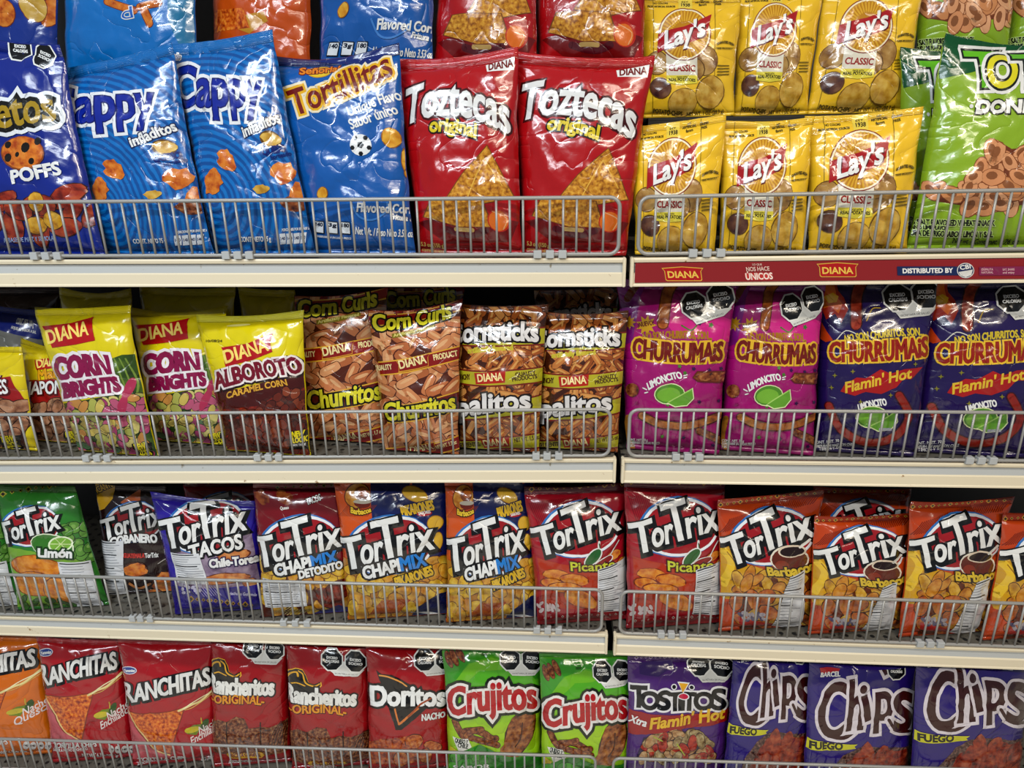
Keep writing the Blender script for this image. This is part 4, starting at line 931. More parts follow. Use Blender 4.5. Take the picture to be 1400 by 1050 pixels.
def d_rancheritos():
    a = Art((280, 840), 5)
    top = [(10, 900), (40, 745), (90, 720), (150, 735), (210, 705), (270, 720), (300, 780), (380, 765), (440, 770), (520, 740), (560, 720), (570, 920), (20, 920)]
    a.P(('food', 140, '#3c1408', '#7a4228', '#a87c54'), top)
    for x in (150, 380): a.L('#2c0e08', [(x, 740), (x + 8, 900)], 8)
    for k in range(6): a.L('#240a08', [(440 + 20 * k, 880), (470 + 16 * k, 800), (520 + 8 * k, 730)], 4)
    hat = [(14, 410), (22, 350), (60, 305), (100, 292), (140, 305), (160, 345), (170, 385), (205, 405), (245, 385), (248, 410), (215, 445), (150, 470), (60, 450)]
    a.P('#e0ac28', [(125 + (x - 125) * 1.06, 380 + (y - 380) * 1.08) for x, y in hat], 'logo_print'); a.P('#14100c', hat, 'logo_print')
    a.L('#e0ac28', [(32, 375), (60, 330), (100, 318), (110, 345)], 12, 'logo_print'); a.L('#e0ac28', [(115, 310), (140, 335), (155, 390), (205, 418), (240, 400)], 9, 'logo_print'); a.L('#e0ac28', [(60, 400), (100, 390), (150, 410)], 8, 'logo_print')
    a.T('Rancheritos', 28, 520, 468, 548, 112, [(K_, 17), ('#e6e4de', 7)], -14, part='logo_print')
    a.T('-ORIGINAL-', 44, 606, 402, 622, 56, [('#4c0c0c', 5, 2, 3), ('#dc981e', 2.5)], 4)
    a.P('#d8a82c', [(150, 950), (170, 935), (390, 935), (412, 955), (390, 975), (170, 975)]); a.T('RECETA ORIGINAL', 180, 968, 385, 968, 26, [('#7c1c14', 1.5)]); a.T('CONTENIDO NETO 62 g', 165, 1010, 330, 1014, 14, [(W_, .5)])
    a.warn(327, 236, 478, 240, 70)
    return a
def d_doritos():
    a = Art((560, 840), 5)
    for p in (([(-280, 880), (-200, 850), (0, 830), (60, 825), (80, 1000), (-280, 1000)],),): a.P(('food', 110, '#6c2008', '#a84a1c', '#c87838'), p[0])
    for x, y, rx, ry, r in ((30, 865, 62, 44, -20), (160, 890, 62, 28, 8), (-60, 980, 50, 50, 0), (110, 960, 40, 50, 10)): a.E('#5c1c0c', x, y, rx + 4, ry + 4, r); a.E(('food', 110, '#8a3a14', '#b8642c', '#cc8c50'), x, y, rx, ry, r, wob=.08)
    a.P('#160e0e', [(-228, 372), (-190, 400), (-120, 405), (30, 490), (180, 540), (175, 580), (-55, 792), (-95, 790), (-110, 740), (-165, 560)], 'logo_print')
    a.L('#d8843c', [(-72, 752), (20, 672), (150, 568)], 15, 'logo_print', False); a.L('#e0a050', [(-205, 408), (-120, 428), (-20, 490)], 10, 'logo_print'); a.L('#d8843c', [(-112, 600), (-90, 690), (-72, 752)], 11, 'logo_print')
    a.T('Doritos', -262, 620, 240, 622, 132, [(K_, 24), ('#ececea', 8)], part='logo_print'); a.L('#a8501c', [(-10, 700), (70, 620), (145, 568)], 12, 'logo_print', False)
    a.T('NACHO', 84, 724, 240, 708, 40, [('#3c0c0c', 4), (W_, 2.5)], 0, .1)
    a.warn(103, 312, 246, 300, 72)
    return a
def d_crujitos():
    a = Art((560, 840), 5)
    a.P('#3f9a22', [(160, 130), (1000, 130), (1000, 420), (860, 440), (760, 330), (560, 290), (400, 330), (290, 480), (240, 520)]); a.P('#77b82a', [(240, 520), (290, 470), (410, 330), (560, 300), (700, 340), (620, 380), (480, 380), (340, 500), (270, 620)])
    for x, y, r in ((270, 300, 70), (305, 290, 65), (345, 275, 60)): a.E('#5c2a10', x, y, 62, 22, r); a.E(BROWN, x, y, 57, 18, r)
    for p in ([(310, 730), (360, 820), (440, 850), (600, 895)], [(380, 800), (470, 800), (560, 850), (590, 850)], [(390, 830), (430, 800), (490, 790)]): a.L('#5c2c10', p, 46); a.L(BROWN, p, 37)
    a.E('#4c200c', 755, 800, 92, 172, 24); a.E(('food', 80, '#5c2810', '#94582a', '#b88048'), 755, 800, 85, 165, 24, wob=.08); a.E(('food', 80, '#6a3414', '#9c602e', '#b88048'), 690, 930, 62, 90, 40, wob=.1); a.L('#4c200c', [(770, 740), (760, 840), (720, 900)], 8)
    a.P('#2c8a20', [(270, 950), (480, 890), (640, 960), (960, 930), (960, 1100), (270, 1100)]); a.P('#c8b428', [(280, 900), (330, 930), (300, 960), (270, 950)])
    a.bits([(300, 960), (520, 955), (520, 1040), (300, 1040)], 12, 34, 26, ['#3c9428', '#54a834'], '#1c5c14', 4, 71)
    a.P('#e2e0d8', [(298, 835), (400, 850), (424, 905), (340, 935), (330, 915)]); a.T('QUESO Y', 312, 866, 396, 884, 26, [('#20302c', 1.5)]); a.T('CHILE', 330, 898, 396, 912, 26, [('#20302c', 1.5)])
    a.T('Crujitos', 270, 692, 862, 640, 190, [('#16240e', 46), ('#e6e2de', 27), ('#b41c24', 9)], 18, .06, part='logo_print')
    a.T('10/24', 490, 292, 530, 292, 16, [('#2c5c14', 1)]); a.T('SABOR', 300, 1046, 550, 1048, 26, [(W_, 1)])
    a.warn(687, 312, 838, 305, 72)
    return a
def d_tostitos():
    a = Art((840, 840), 5)
    diamonds(a, 150, 296, 480, 300, 11, '#a88cc0', 10); a.P('#3c1a66', [(170, 330), (400, 320), (410, 360), (300, 420), (170, 400)])
    a.P('#2c1248', [(150, 980), (200, 850), (420, 790), (620, 820), (680, 990)])
    a.bits([(190, 980), (225, 860), (420, 805), (590, 820), (655, 900), (660, 980)], 46, 46, 26, [('food', 80, '#6a5030', '#a08a60', '#bcae88'), ('food', 80, '#8a5c30', '#b0885c', '#c4a880'), ('food', 80, '#7c1c14', '#a83020', '#b84c34')], '#3c1c14', 4, 72)
    a.L('#a8b040', [(270, 840), (330, 870)], 8); a.L('#a8b040', [(430, 890), (480, 960)], 8)
    a.P('#9c1a1c', [(90, 655), (300, 682), (520, 688), (780, 640), (775, 730), (600, 765), (420, 790), (240, 825), (90, 830)])
    TT = (('T', 118, 215, 632, 150), ('O', 178, 300, 640, 116), ('S', 296, 378, 645, 122), ('T', 372, 455, 654, 120), ('I', 444, 474, 654, 88), ('T', 468, 552, 654, 120), ('O', 546, 670, 650, 122), ('S', 664, 756, 642, 138))
    for m, g in (('#e0dee0', 22), (K_, 8)):
        for s_, x0, x1, y, h in TT: a.T(s_, x0, y, x1, y + .1, h, [(m, g)], part='logo_print')
    a.P('#e0e0e0', [(430, 462), (512, 462), (470, 540)], 'logo_print'); a.P('#dca82c', [(440, 470), (502, 470), (466, 535)], 'logo_print'); a.E('#e0dee0', 470, 560, 40, 24, part='logo_print'); a.E('#c02048', 470, 560, 32, 18, part='logo_print')
    for x in (405, 524): a.E('#e0dee0', x, 492, 20, 19, part='logo_print'); a.E(K_, x, 492, 13, 13, part='logo_print')
    a.T('Xtra', 108, 745, 216, 768, 52, [(W_, 2)], 0, .15); a.T("Flamin' Hot", 246, 786, 745, 708, 78, [('#dcb430', 4)], -6, .25)
    a.warn(580, 345, 730, 345, 77)
    return a
def d_chips():
    a = Art((1120, 840), 5)
    p = [(800, 1040), (930, 920), (1040, 862), (1110, 845), (1400, 850), (1400, 1100), (780, 1100)]; a.P(('food', 160, '#241012', '#5c3a34', '#8c6c60'), p); a.P(SALSA, [(900, 1040), (960, 960), (1060, 900), (1380, 865), (1400, 1100), (860, 1100)])
    a.bits([(920, 1020), (1060, 910), (1360, 880), (1380, 1060), (900, 1070)], 13, 80, 46, [('food', 70, '#5c1a12', '#8c3422', '#a85434'), ('food', 70, '#6c2414', '#983e24', '#b0603c')], None, 0, 73)
    L_ = (('C', 738, 925, 790, 385), ('h', 950, 1060, 738, 355), ('i', 1080, 1116, 665, 260), ('p', 1146, 1262, 655, 280), ("'", 1248, 1276, 500, 240), ('s', 1280, 1410, 740, 400))
    for s_, x0, x1, y, h in L_:
        for m, g in (('#d8d0d6', 30), ('#42120f', 9)):
            a.T(s_, x0, y, x1, y - 12, h, [(m, g)], 0, .10, part='logo_print')
            if s_ == 'C': a.L(m, [(760, 700), (830, 775), (930, 790), (1010, 740)], 26 + (g - 9) * 1.9, 'logo_print')
            if s_ == 's': a.L(m, [(1240, 650), (1300, 730), (1400, 745)], 22 + (g - 9) * 1.9, 'logo_print')
    a.P('#c8c41c', [(610, 782), (700, 812), (860, 828), (1032, 834), (1008, 850), (1020, 864), (860, 880), (700, 882), (612, 858)]); a.T('FUEGO', 694, 872, 922, 872, 46, [('#1c1408', 3.5)])
    a.P('#b01c24', [(722, 300), (880, 300), (862, 330), (735, 338)]); a.T('BARCEL', 732, 358, 872, 352, 26, [(W_, 1.5)], 0, .2)
    a.octo(1290, 318, 66, 'EXCESO', 'CALORÍAS'); 
    return a
def d_bluecorn():                                            # a bag lying on its side at the end of the second shelf
    a = Art((0, 390), 3.8889)
    a.P('#8a8a84', [(-100, 250), (0, 240), (230, 290), (230, 340), (-100, 330)]); a.T('CONT. NET. 100 g', 84, 205, 186, 220, 30, [(W_, 1)]); a.T('HOJUELAS SABOR A SAL', 60, 232, 200, 256, 14, [(W_, .6)])
    return a
def d_orange(): return Art(A1)
def d_bluecheese():
    a = Art(A1); a.n = 0
    for x, y, rx, ry, r in ((20, 70, 60, 70, 0), (250, 60, 45, 80, 10), (170, 30, 62, 90, -25)): a.E('#7c3410', x, y, rx + 4, ry + 4, r); a.E(PUFF if x != 170 else ('food', 30, '#b08a30', '#c8a448', '#d4b464'), x, y, rx, ry, r)
    return a
def d_bluepuff():
    a = Art(A1)
    for p in ([(565, 5), (630, 30), (720, 60)], [(750, 40), (840, 15)], [(770, 50), (800, 130)]): a.L('#7c3410', p, 44); a.L(PUFF, p, 36)
    a.T('d', 650, 105, 715, 95, 60, [(W_, 5), ('#2a6cc0', 0)]); a.P('#2f7fa6', [(880, -300), (1060, -300), (1060, 250), (960, 240), (900, 120)])
    return a
def d_foil():
    a = Art(A1); a.P('#c89428', [(1240, 100), (1400, 60), (1420, 110), (1330, 180), (1250, 150)]); a.P(NACHO, [(1130, 60), (1290, 40), (1330, 150), (1140, 180)]); return a
DES.update({
    'cheetos': ('#16308c', None, d_cheetos), 'cappy': (('rings', '#0c589c', '#1678be'), None, d_cappy), 'tortillitas': ('#1a62aa', '#22306a', d_tortillitas),
    'toztecas': ('#b0141c', '#c01a1e', d_toztecas), 'lays': ('#efc634', None, d_lays), 'totis': ('#93b430', '#0d5c33', d_totis),
    'cornbright': ('#d8c814', None, d_cornbright), 'mani': ('#d8c41c', None, d_mani), 'alboroto': ('#dccc12', '#d8d040', d_alboroto),
    'churritos': ('#5c2812', '#8c1a14', d_churritos), 'cornsticks': ('#4a220e', '#6a3a1c', d_cornsticks), 'pink': ('#a01472', '#86167a', d_pink), 'hot': ('#2a1858', None, d_hot),
    'limon': ('#3a8434', '#4a8c30', d_limon), 'cobanero': ('#2c1416', None, d_cobanero), 'tacos': ('#34249a', None, d_tacos), 'detodito': ('#7e1020', None, d_detodito),
    'pikarones': ('#cc5c1c', None, d_pikarones), 'picante': ('#a4142a', '#6e1030', d_picante), 'barbacoa': ('#bc4a18', '#a83c14', d_barbacoa),
    'ranch_red': ('#ac1a26', None, ranch(True, ('Nacho', 'Enchilado'))), 'ranch_orange': ('#d4741a', None, ranch(False, ('Nacho', 'Queso'))), 'rancheritos': ('#a0161e', None, d_rancheritos),
    'doritos': ('#a4141e', None, d_doritos), 'crujitos': (('grad', '#8cc01c', '#a8cc20', '#5cae28'), '#3f9a22', d_crujitos), 'tostitos': ('#532878', None, d_tostitos), 'chips': ('#301c78', None, d_chips),
    'bluecorn': ('#1c2f86', None, d_bluecorn), 'bluecheese': ('#1a3c90', None, d_bluecheese), 'bluepuff': ('#1678be', None, d_bluepuff), 'foil': ('#c85a14', None, d_foil),
    'plain_yellow': ('#d0c01c', None, lambda: None), 'plain_brown': ('#4a2a1c', None, lambda: None), 'plain_purple': ('#4a2070', None, lambda: None)})
# ------------------------------------------------------------------ risers at the back of the top shelf, carrying the second tier
def riser(x0, x1, px, py, label, sec, yf=-.155):
    d = ray(px, py); P = CAM + d * ((1.15 + .145) / d[1]); z = P[2]; zb = max(lip_z(0, sec, x0), lip_z(0, sec, x1)) - .0028
    e = bpy.data.objects.new('riser', None); COL.objects.link(e); e.location = ((x0 + x1) / 2, .29, zb); h = z - zb; w = (x1 - x0) / 2
    bm = bmesh.new(); add_box(bm, -w, w, yf, .16, h - .006, h - .002); bm_obj('top_panel', bm, M_dark, e)
    bm = bmesh.new(); add_box(bm, -w, w, yf, yf + .003, h - .030, h - .0065); bm_obj('front_lip', bm, M_dark, e)
    for x in (-w + .012, w - .012):
        for y in (yf + .015, .145):
            bm = bmesh.new(); add_box(bm, x - .008, x + .008, y - .008, y + .008, 0, h - .0065); bm_obj('leg', bm, M_dark, e)
    tag(e, label, 'riser'); return z
RZ_L = riser(-1.28, .095, 560, 108, 'dark metal riser behind the front row of blue and red bags', 0)
RZ_Y = riser(.165, .585, 1000, 158, 'low dark metal riser under the upper row of yellow bags', 1)
RZ_G = riser(.625, 1.05, 1310, 98, 'dark metal riser behind the green onion-ring style bags', 1, -.115)

# ------------------------------------------------------------------ the bags: corners in picture pixels TL, TR, BR, BL
# key, design, corners, row, bay, name, label, group, options
BAGS = [
 ('r1a', 'cheetos', ((-92, 38), (84, 62), (142, 335), (-62, 340)), 0, 0, 'puff_bag', 'dark blue puff bag with gold lettering and spotted cheese ball, first in the front row', None, dict(yaw=8)),
 ('r1b', 'cappy', ((52, 98), (234, 58), (290, 335), (143, 335)), 0, 0, 'puff_bag', 'tilted mid-blue puff bag beside the dark blue one with spotted cheese', 'mid-blue puff bags', dict(dip=.006, yaw=8)),
 ('r1c', 'cappy', ((230, 60), (372, 40), (430, 335), (288, 335)), 0, 0, 'puff_bag', 'mid-blue puff bag next to the one with a football picture', 'mid-blue puff bags', dict(dip=.004, yaw=8)),
 ('r1d', 'tortillitas', ((368, 74), (545, 58), (568, 343), (427, 345)), 0, 0, 'tortilla_chip_bag', 'blue tortilla chip bag with a football picture and brown-red lettering', 'blue tortilla chip bags', dict(dip=.014, bend=-.008)),
 ('r1e', 'toztecas', ((538, 80), (708, 64), (714, 345), (572, 345)), 0, 0, 'tortilla_chip_bag', 'red tortilla chip bag with white lettering beside the blue football bag', 'red tortilla chip bags', dict(dip=.006)),
 ('r1f', 'toztecas', ((697, 70), (896, 76), (857, 345), (714, 345)), 0, 0, 'tortilla_chip_bag', 'red tortilla chip bag with white lettering at the end by the yellow bags', 'red tortilla chip bags', dict(dip=.010, bend=.010)),
 ('r1g', 'bluecheese', ((-100, -180), (85, -180), (80, 100), (-90, 100)), 0, 0, 'puff_bag', 'dark blue bag with cheese wedge picture standing above the spotted-cheese bag', None, dict(yb=.19, base='L')),
 ('r1h', 'bluepuff', ((80, -190), (272, -190), (270, 100), (88, 100)), 0, 0, 'puff_bag', 'bright blue bag with orange puffs cut off by the frame top', None, dict(yb=.18, base='L')),
 ('r1i', 'foil', ((285, -170), (432, -170), (425, 100), (292, 100)), 0, 0, 'chip_bag', 'orange foil bag in the upper row between two blue bags', None, dict(yb=.225, base='L')),
 ('r1j', 'tortillitas', ((434, -200), (600, -205), (592, 98), (436, 98)), 0, 0, 'tortilla_chip_bag', 'blue bag of the upper row showing only its lower end with white lettering', 'blue tortilla chip bags', dict(yb=.185, base='L')),
 ('r1k', 'toztecas', ((606, -195), (737, -200), (735, 106), (590, 106)), 0, 0, 'tortilla_chip_bag', 'red bag with chip picture in the upper row, beside the upper blue lettered bag', 'red tortilla chip bags', dict(yb=.18, base='L')),
 ('r1l', 'toztecas', ((720, -198), (890, -200), (880, 106), (736, 106)), 0, 0, 'tortilla_chip_bag', 'red bag with chip picture in the upper row, next to the yellow bags', 'red tortilla chip bags', dict(yb=.18, base='L')),
 ('r1m', 'lays', ((870, -10), (1014, -6), (1003, 156), (880, 163)), 0, 1, 'potato_chip_bag', 'yellow potato chip bag of the upper row next to the red bags', 'yellow potato chip bags', dict(yb=.185, base='Y', T=.05)),
 ('r1n', 'lays', ((1006, -18), (1126, -14), (1104, 154), (1002, 154)), 0, 1, 'potato_chip_bag', 'yellow potato chip bag in the middle of the upper yellow row', 'yellow potato chip bags', dict(yb=.19, base='Y', T=.05, yaw=8)),
 ('r1o', 'lays', ((1126, -26), (1264, -20), (1238, 150), (1103, 152)), 0, 1, 'potato_chip_bag', 'yellow potato chip bag of the upper row beside the green bags', 'yellow potato chip bags', dict(yb=.175, base='Y', T=.05)),
 ('r1p', 'lays', ((857, 172), (994, 155), (978, 340), (868, 340)), 0, 1, 'potato_chip_bag', 'yellow potato chip bag of the lower row next to the red bags', 'yellow potato chip bags', dict(T=.05, dip=.003)),
 ('r1q', 'lays', ((984, 166), (1112, 160), (1101, 338), (983, 340)), 0, 1, 'potato_chip_bag', 'yellow potato chip bag in the middle of the lower yellow row', 'yellow potato chip bags', dict(T=.05, yaw=8)),
 ('r1r', 'lays', ((1100, 158), (1264, 145), (1240, 335), (1104, 340)), 0, 1, 'potato_chip_bag', 'yellow potato chip bag of the lower row beside the green bags', 'yellow potato chip bags', dict(T=.05, dip=.004)),
 ('r1s', 'totis', ((1290, 47), (1470, 56), (1424, 330), (1240, 337)), 0, 1, 'ring_snack_bag', 'green ring snack bag with lime lettering in the front, cut by the frame edge', 'green ring snack bags', dict(dip=.012, yaw=0)),
 ('r1t', 'totis', ((1232, 64), (1380, 74), (1360, 330), (1226, 337)), 0, 1, 'ring_snack_bag', 'green ring snack bag half hidden between the yellow bags and the front green bag', 'green ring snack bags', dict(T=.045, yb=.112, lean=5)),
 ('r1u', 'totis', ((1250, -215), (1404, -215), (1378, 93), (1252, 95)), 0, 1, 'ring_snack_bag', 'green bag of the upper row with ring picture, beside the upper yellow bags', 'green ring snack bags', dict(yb=.19, base='G')),
 ('r1v', 'totis', ((1396, -215), (1545, -215), (1510, 93), (1374, 93)), 0, 1, 'ring_snack_bag', 'green bag of the upper row at the frame corner, only its edge showing', 'green ring snack bags', dict(yb=.19, base='G')),
 # second shelf
 ('r2a', 'mani', ((-78, 470), (30, 474), (52, 620), (-58, 620)), 1, 0, 'peanut_bag', 'small yellow and red peanut bag cut by the frame edge', 'coated peanut bags', dict(T=.045, yb=.070)),
 ('r2b', 'mani', ((27, 462), (122, 482), (132, 618), (42, 618)), 1, 0, 'peanut_bag', 'small yellow and red peanut bag beside the candy corn bag', 'coated peanut bags', dict(T=.042, yb=.098)),
 ('r2c', 'cornbright', ((44, 420), (174, 416), (216, 618), (110, 620)), 1, 0, 'candy_bag', 'yellow coloured-candy bag with magenta lettering beside the peanut bags', 'coloured candy corn bags', dict(dip=.005, yb=.036)),
 ('r2d', 'cornbright', ((174, 420), (308, 418), (316, 618), (217, 620)), 1, 0, 'candy_bag', 'yellow coloured-candy bag with magenta lettering next to the caramel corn bag', 'coloured candy corn bags', dict(dip=.012, yb=.090)),
 ('r2e', 'alboroto', ((266, 430), (414, 424), (425, 618), (312, 620)), 1, 0, 'caramel_corn_bag', 'yellow and brown caramel corn bag beside the orange curl bags', None, dict(yb=.036)),
 ('r2f', 'churritos', ((400, 404), (530, 392), (528, 618), (424, 620)), 1, 0, 'corn_curl_bag', 'clear corn curl bag with red bands next to the caramel corn bag', 'red-banded corn curl bags', dict(dip=.008, yb=.092)),
 ('r2g', 'churritos', ((502, 424), (632, 408), (628, 618), (528, 620)), 1, 0, 'corn_curl_bag', 'clear corn curl bag with red bands next to the yellow-banded corn stick bags', 'red-banded corn curl bags', dict(dip=.010, yb=.036)),
 ('r2h', 'cornsticks', ((620, 414), (750, 416), (738, 606), (628, 612)), 1, 0, 'corn_stick_bag', 'corn stick bag with yellow bands beside the red-banded curl bags', 'yellow-banded corn stick bags', dict(yaw=8)),
 ('r2i', 'cornsticks', ((736, 424), (860, 424), (845, 618), (738, 620)), 1, 0, 'corn_stick_bag', 'corn stick bag with yellow bands at the end by the magenta bags', 'yellow-banded corn stick bags', dict(yaw=8)),
 ('r2j', 'pink', ((843, 380), (1008, 380), (982, 616), (856, 618)), 1, 1, 'corn_stick_bag', 'magenta corn stick bag with lime picture beside the yellow-banded bags', 'magenta lime corn stick bags', dict()),
 ('r2k', 'pink', ((994, 382), (1128, 384), (1112, 618), (984, 618)), 1, 1, 'corn_stick_bag', 'magenta corn stick bag with lime picture beside the dark purple bag', 'magenta lime corn stick bags', dict(yaw=8)),
 ('r2l', 'hot', ((1122, 376), (1284, 376), (1252, 620), (1112, 620)), 1, 1, 'corn_stick_bag', 'dark purple corn stick bag with a red flame next to the magenta bags', 'dark purple corn stick bags', dict()),
 ('r2m', 'hot', ((1272, 378), (1442, 378), (1402, 622), (1246, 622)), 1, 1, 'corn_stick_bag', 'dark purple corn stick bag with a red flame, cut by the frame edge', 'dark purple corn stick bags', dict()),
 # behind them
 ('r2n', 'bluecorn', ((-40, 410), (62, 424), (60, 620), (-40, 620)), 1, 0, 'corn_chip_bag', 'dark blue bag standing behind the small peanut bags', None, dict(yb=.15, yaw=0)),
 ('r2o', 'plain_yellow', ((80, 392), (180, 394), (186, 620), (110, 620)), 1, 0, 'candy_bag', 'shaded yellow bag top behind the first coloured-candy bag', 'shaded bags behind the candy bags', dict(yb=.178, dip=.012)),
 ('r2p', 'plain_yellow', ((190, 390), (322, 392), (318, 620), (210, 620)), 1, 0, 'candy_bag', 'shaded yellow bag top behind the second coloured-candy bag', 'shaded bags behind the candy bags', dict(yb=.178, dip=.006)),
 ('r2q', 'churritos', ((520, 392), (636, 388), (628, 620), (540, 620)), 1, 0, 'corn_curl_bag', 'shaded corn curl bag standing behind the second red-banded bag', 'red-banded corn curl bags', dict(yb=.178)),
 ('r2r', 'cornsticks', ((730, 396), (846, 390), (840, 620), (745, 620)), 1, 0, 'corn_stick_bag', 'shaded corn stick bag behind the one by the magenta bags', 'yellow-banded corn stick bags', dict(yb=.178)),
 ('r2s', 'plain_brown', ((-60, 390), (84, 390), (80, 620), (-50, 620)), 1, 0, 'corn_chip_bag', 'brown bag in shade at the back above the dark blue bag', None, dict(yb=.25, yaw=0)),
 ('r2t', 'plain_yellow', ((328, 392), (404, 396), (410, 620), (332, 620)), 1, 0, 'caramel_corn_bag', 'dim yellow bag behind the caramel corn bag', None, dict(yb=.16, yaw=0)),
 # third shelf
 ('r3a', 'limon', ((-130, 672), (-12, 668), (36, 828), (-80, 832)), 2, 0, 'corn_chip_bag', 'green bag with white sticker cut off by the frame edge', 'green lime chip bags', dict(yaw=-8, T=.05)),
 ('r3b', 'limon', ((-8, 662), (102, 664), (152, 832), (26, 834)), 2, 0, 'corn_chip_bag', 'green chip bag with a lime picture, slumped to one side', 'green lime chip bags', dict(yaw=-8, T=.06, dip=.004)),
 ('r3c', 'cobanero', ((130, 660), (228, 664), (246, 834), (148, 834)), 2, 0, 'corn_chip_bag', 'dark brown chip bag with white sticker beside the green lime bag', None, dict(yaw=-8, T=.046, yb=.110)),
 ('r3d', 'tacos', ((205, 672), (350, 684), (364, 838), (240, 838)), 2, 0, 'corn_chip_bag', 'purple-blue chip bag with white sticker between brown and dark red bags', None, dict(yaw=-8)),
 ('r3e', 'picante', ((250, 656), (362, 656), (362, 838), (262, 838)), 2, 0, 'corn_chip_bag', 'red bag peeking out behind the purple-blue bag', 'red chili chip bags', dict(yaw=-8, yb=.15)),
 ('r3f', 'detodito', ((345, 656), (482, 656), (492, 846), (358, 842)), 2, 0, 'corn_chip_bag', 'dark red mixed snack bag with white sticker beside the purple-blue bag', None, dict(yaw=-8)),
 ('r3g', 'pikarones', ((455, 650), (618, 652), (614, 850), (476, 848)), 2, 0, 'corn_chip_bag', 'orange and navy mixed snack bag next to the dark red bag', 'orange and navy mixed snack bags', dict(yaw=-8)),
 ('r3h', 'pikarones', ((608, 652), (730, 652), (740, 854), (610, 850)), 2, 0, 'corn_chip_bag', 'orange and navy mixed snack bag next to the red chili bag', 'orange and navy mixed snack bags', dict(yaw=-8)),
 ('r3i', 'picante', ((716, 666), (857, 660), (856, 850), (735, 850)), 2, 0, 'corn_chip_bag', 'red chip bag with chili picture beside the navy bag', 'red chili chip bags', dict(yaw=-8, dip=.004)),
 ('r3j', 'picante', ((853, 654), (992, 658), (986, 854), (856, 856)), 2, 1, 'corn_chip_bag', 'red chip bag with chili picture beside the orange cup bag', 'red chili chip bags', dict(yaw=-8)),
 ('r3k', 'barbacoa', ((981, 682), (1126, 668), (1108, 866), (982, 862)), 2, 1, 'corn_chip_bag', 'orange chip bag with cup picture beside the red chili bag', 'orange cup chip bags', dict(yaw=-8)),
 ('r3l', 'barbacoa', ((1112, 704), (1250, 700), (1228, 870), (1104, 868)), 2, 1, 'corn_chip_bag', 'second orange chip bag from the red chili bag, its logo lowest', 'orange cup chip bags', dict(yaw=-8)),
 ('r3m', 'barbacoa', ((1244, 684), (1386, 678), (1342, 874), (1228, 868)), 2, 1, 'corn_chip_bag', 'third orange chip bag from the red chili bag', 'orange cup chip bags', dict(yaw=-8)),
 ('r3n', 'barbacoa', ((1372, 702), (1512, 696), (1462, 878), (1344, 872)), 2, 1, 'corn_chip_bag', 'orange chip bag cut by the frame edge, only its first letter showing', 'orange cup chip bags', dict(yaw=-8)),
 ('r3o', 'barbacoa', ((1112, 664), (1246, 668), (1230, 868), (1118, 868)), 2, 1, 'corn_chip_bag', 'shaded orange bag behind the second orange cup bag', 'orange cup chip bags', dict(yaw=-8, yb=.15)),
 # bottom shelf
 ('r4a', 'ranch_orange', ((-75, 862), (52, 868), (82, 1055), (-58, 1050)), 3, 0, 'tortilla_chip_bag', 'orange tortilla chip bag with cheese picture, cut by the frame edge', None, dict(yaw=-8)),
 ('r4b', 'ranch_red', ((50, 866), (162, 872), (196, 1070), (74, 1060)), 3, 0, 'tortilla_chip_bag', 'red tortilla chip bag with big chip picture beside the orange bag', 'red big-chip tortilla bags', dict(yaw=-8, bend=.004)),
 ('r4c', 'ranch_red', ((160, 868), (292, 872), (312, 1076), (186, 1070)), 3, 0, 'tortilla_chip_bag', 'red tortilla chip bag with big chip picture beside the black hat bag', 'red big-chip tortilla bags', dict(yaw=-8, dv=4)),
 ('r4d', 'rancheritos', ((288, 866), (392, 870), (402, 1085), (290, 1080)), 3, 0, 'corn_chip_bag', 'red bag with black hat logo beside the big-chip bag', 'red hat-logo corn chip bags', dict(yaw=-8)),
 ('r4e', 'rancheritos', ((390, 868), (504, 874), (514, 1088), (400, 1084)), 3, 0, 'corn_chip_bag', 'red bag with black hat logo beside the black triangle bag', 'red hat-logo corn chip bags', dict(yaw=-8, dv=2)),
 ('r4f', 'doritos', ((500, 876), (617, 880), (616, 1090), (504, 1085)), 3, 0, 'tortilla_chip_bag', 'red tortilla chip bag with a black triangle logo', None, dict(yaw=-8)),
 ('r4g', 'crujitos', ((604, 880), (742, 884), (742, 1090), (614, 1085)), 3, 0, 'corn_twist_bag', 'lime green corn twist bag beside the black triangle bag', 'lime green corn twist bags', dict(yaw=-8)),
 ('r4h', 'crujitos', ((737, 888), (862, 888), (868, 1098), (740, 1094)), 3, 0, 'corn_twist_bag', 'lime green corn twist bag beside the purple bowl-picture bag', 'lime green corn twist bags', dict(yaw=-8, dv=2)),
 ('r4i', 'tostitos', ((858, 892), (1006, 896), (988, 1095), (854, 1095)), 3, 1, 'tortilla_chip_bag', 'purple bag with red band and bowl of chips picture', None, dict(yaw=-8)),
 ('r4j', 'chips', ((1003, 890), (1118, 892), (1098, 1090), (984, 1090)), 3, 1, 'potato_chip_bag', 'violet chip bag with brown script beside the bowl-picture bag', 'violet brown-script chip bags', dict(yaw=-8)),
 ('r4k', 'chips', ((1106, 892), (1256, 896), (1238, 1098), (1094, 1096)), 3, 1, 'potato_chip_bag', 'middle violet chip bag with brown script', 'violet brown-script chip bags', dict(yaw=-8, dv=3)),
 ('r4l', 'chips', ((1252, 896), (1410, 898), (1392, 1105), (1240, 1100)), 3, 1, 'potato_chip_bag', 'violet chip bag with brown script at the frame edge', 'violet brown-script chip bags', dict(yaw=-8)),
]
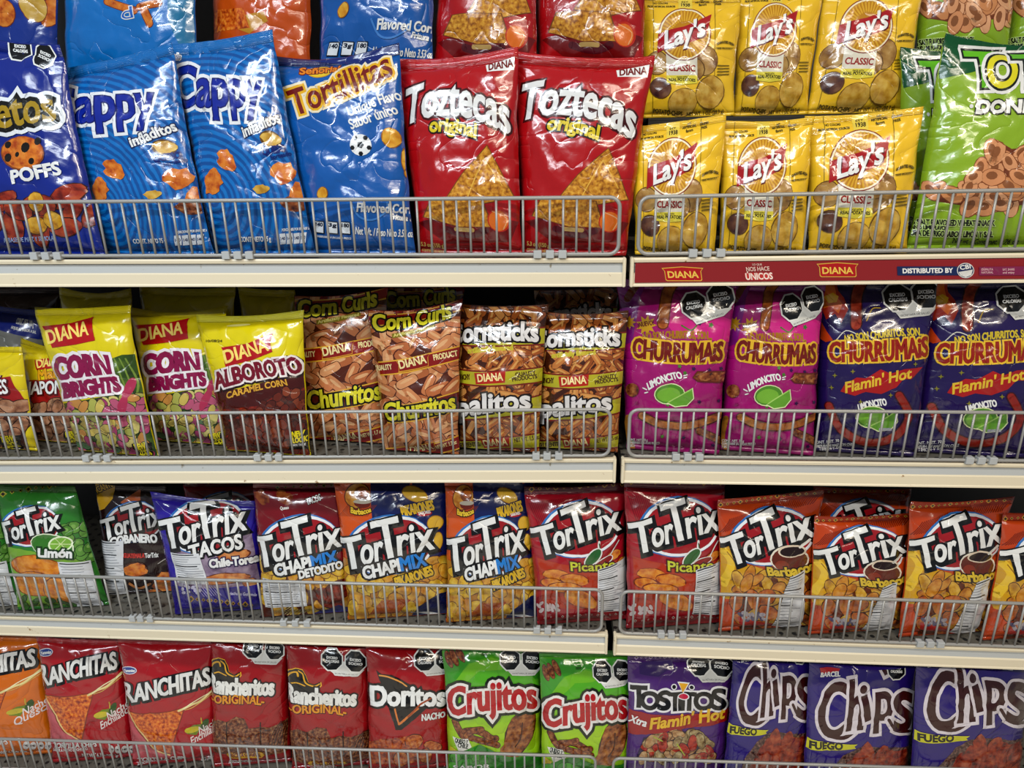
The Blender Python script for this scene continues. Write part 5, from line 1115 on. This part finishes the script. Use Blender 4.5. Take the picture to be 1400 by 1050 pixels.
REFS = {'cheetos': 'r1a', 'cappy': 'r1b', 'tortillitas': 'r1d', 'toztecas': 'r1f', 'lays': 'r1m', 'totis': 'r1s', 'mani': 'r2b', 'cornbright': 'r2d', 'alboroto': 'r2e', 'churritos': 'r2f', 'cornsticks': 'r2i',
        'pink': 'r2j', 'hot': 'r2l', 'limon': 'r3b', 'cobanero': 'r3c', 'tacos': 'r3d', 'detodito': 'r3f', 'pikarones': 'r3g', 'picante': 'r3i', 'barbacoa': 'r3m', 'ranch_orange': 'r4b', 'ranch_red': 'r4b',
        'rancheritos': 'r4d', 'doritos': 'r4f', 'crujitos': 'r4g', 'tostitos': 'r4i', 'chips': 'r4l', 'bluecorn': 'r2n', 'bluecheese': 'r1g', 'bluepuff': 'r1h', 'foil': 'r1i'}
made = {}
for key, des, px, row, sec, name, label, group, opt in BAGS:
    opt = dict(opt); b = opt.pop('base', None)
    made[key] = Bag(key, des, px, row, sec, base={'L': RZ_L - .0005, 'Y': RZ_Y - .0005, 'G': RZ_G - .0005}.get(b), **opt)
for d, k in REFS.items(): REF[d] = made[k]
for key, des, px, row, sec, name, label, group, opt in BAGS: made[key].build(name, label, group)
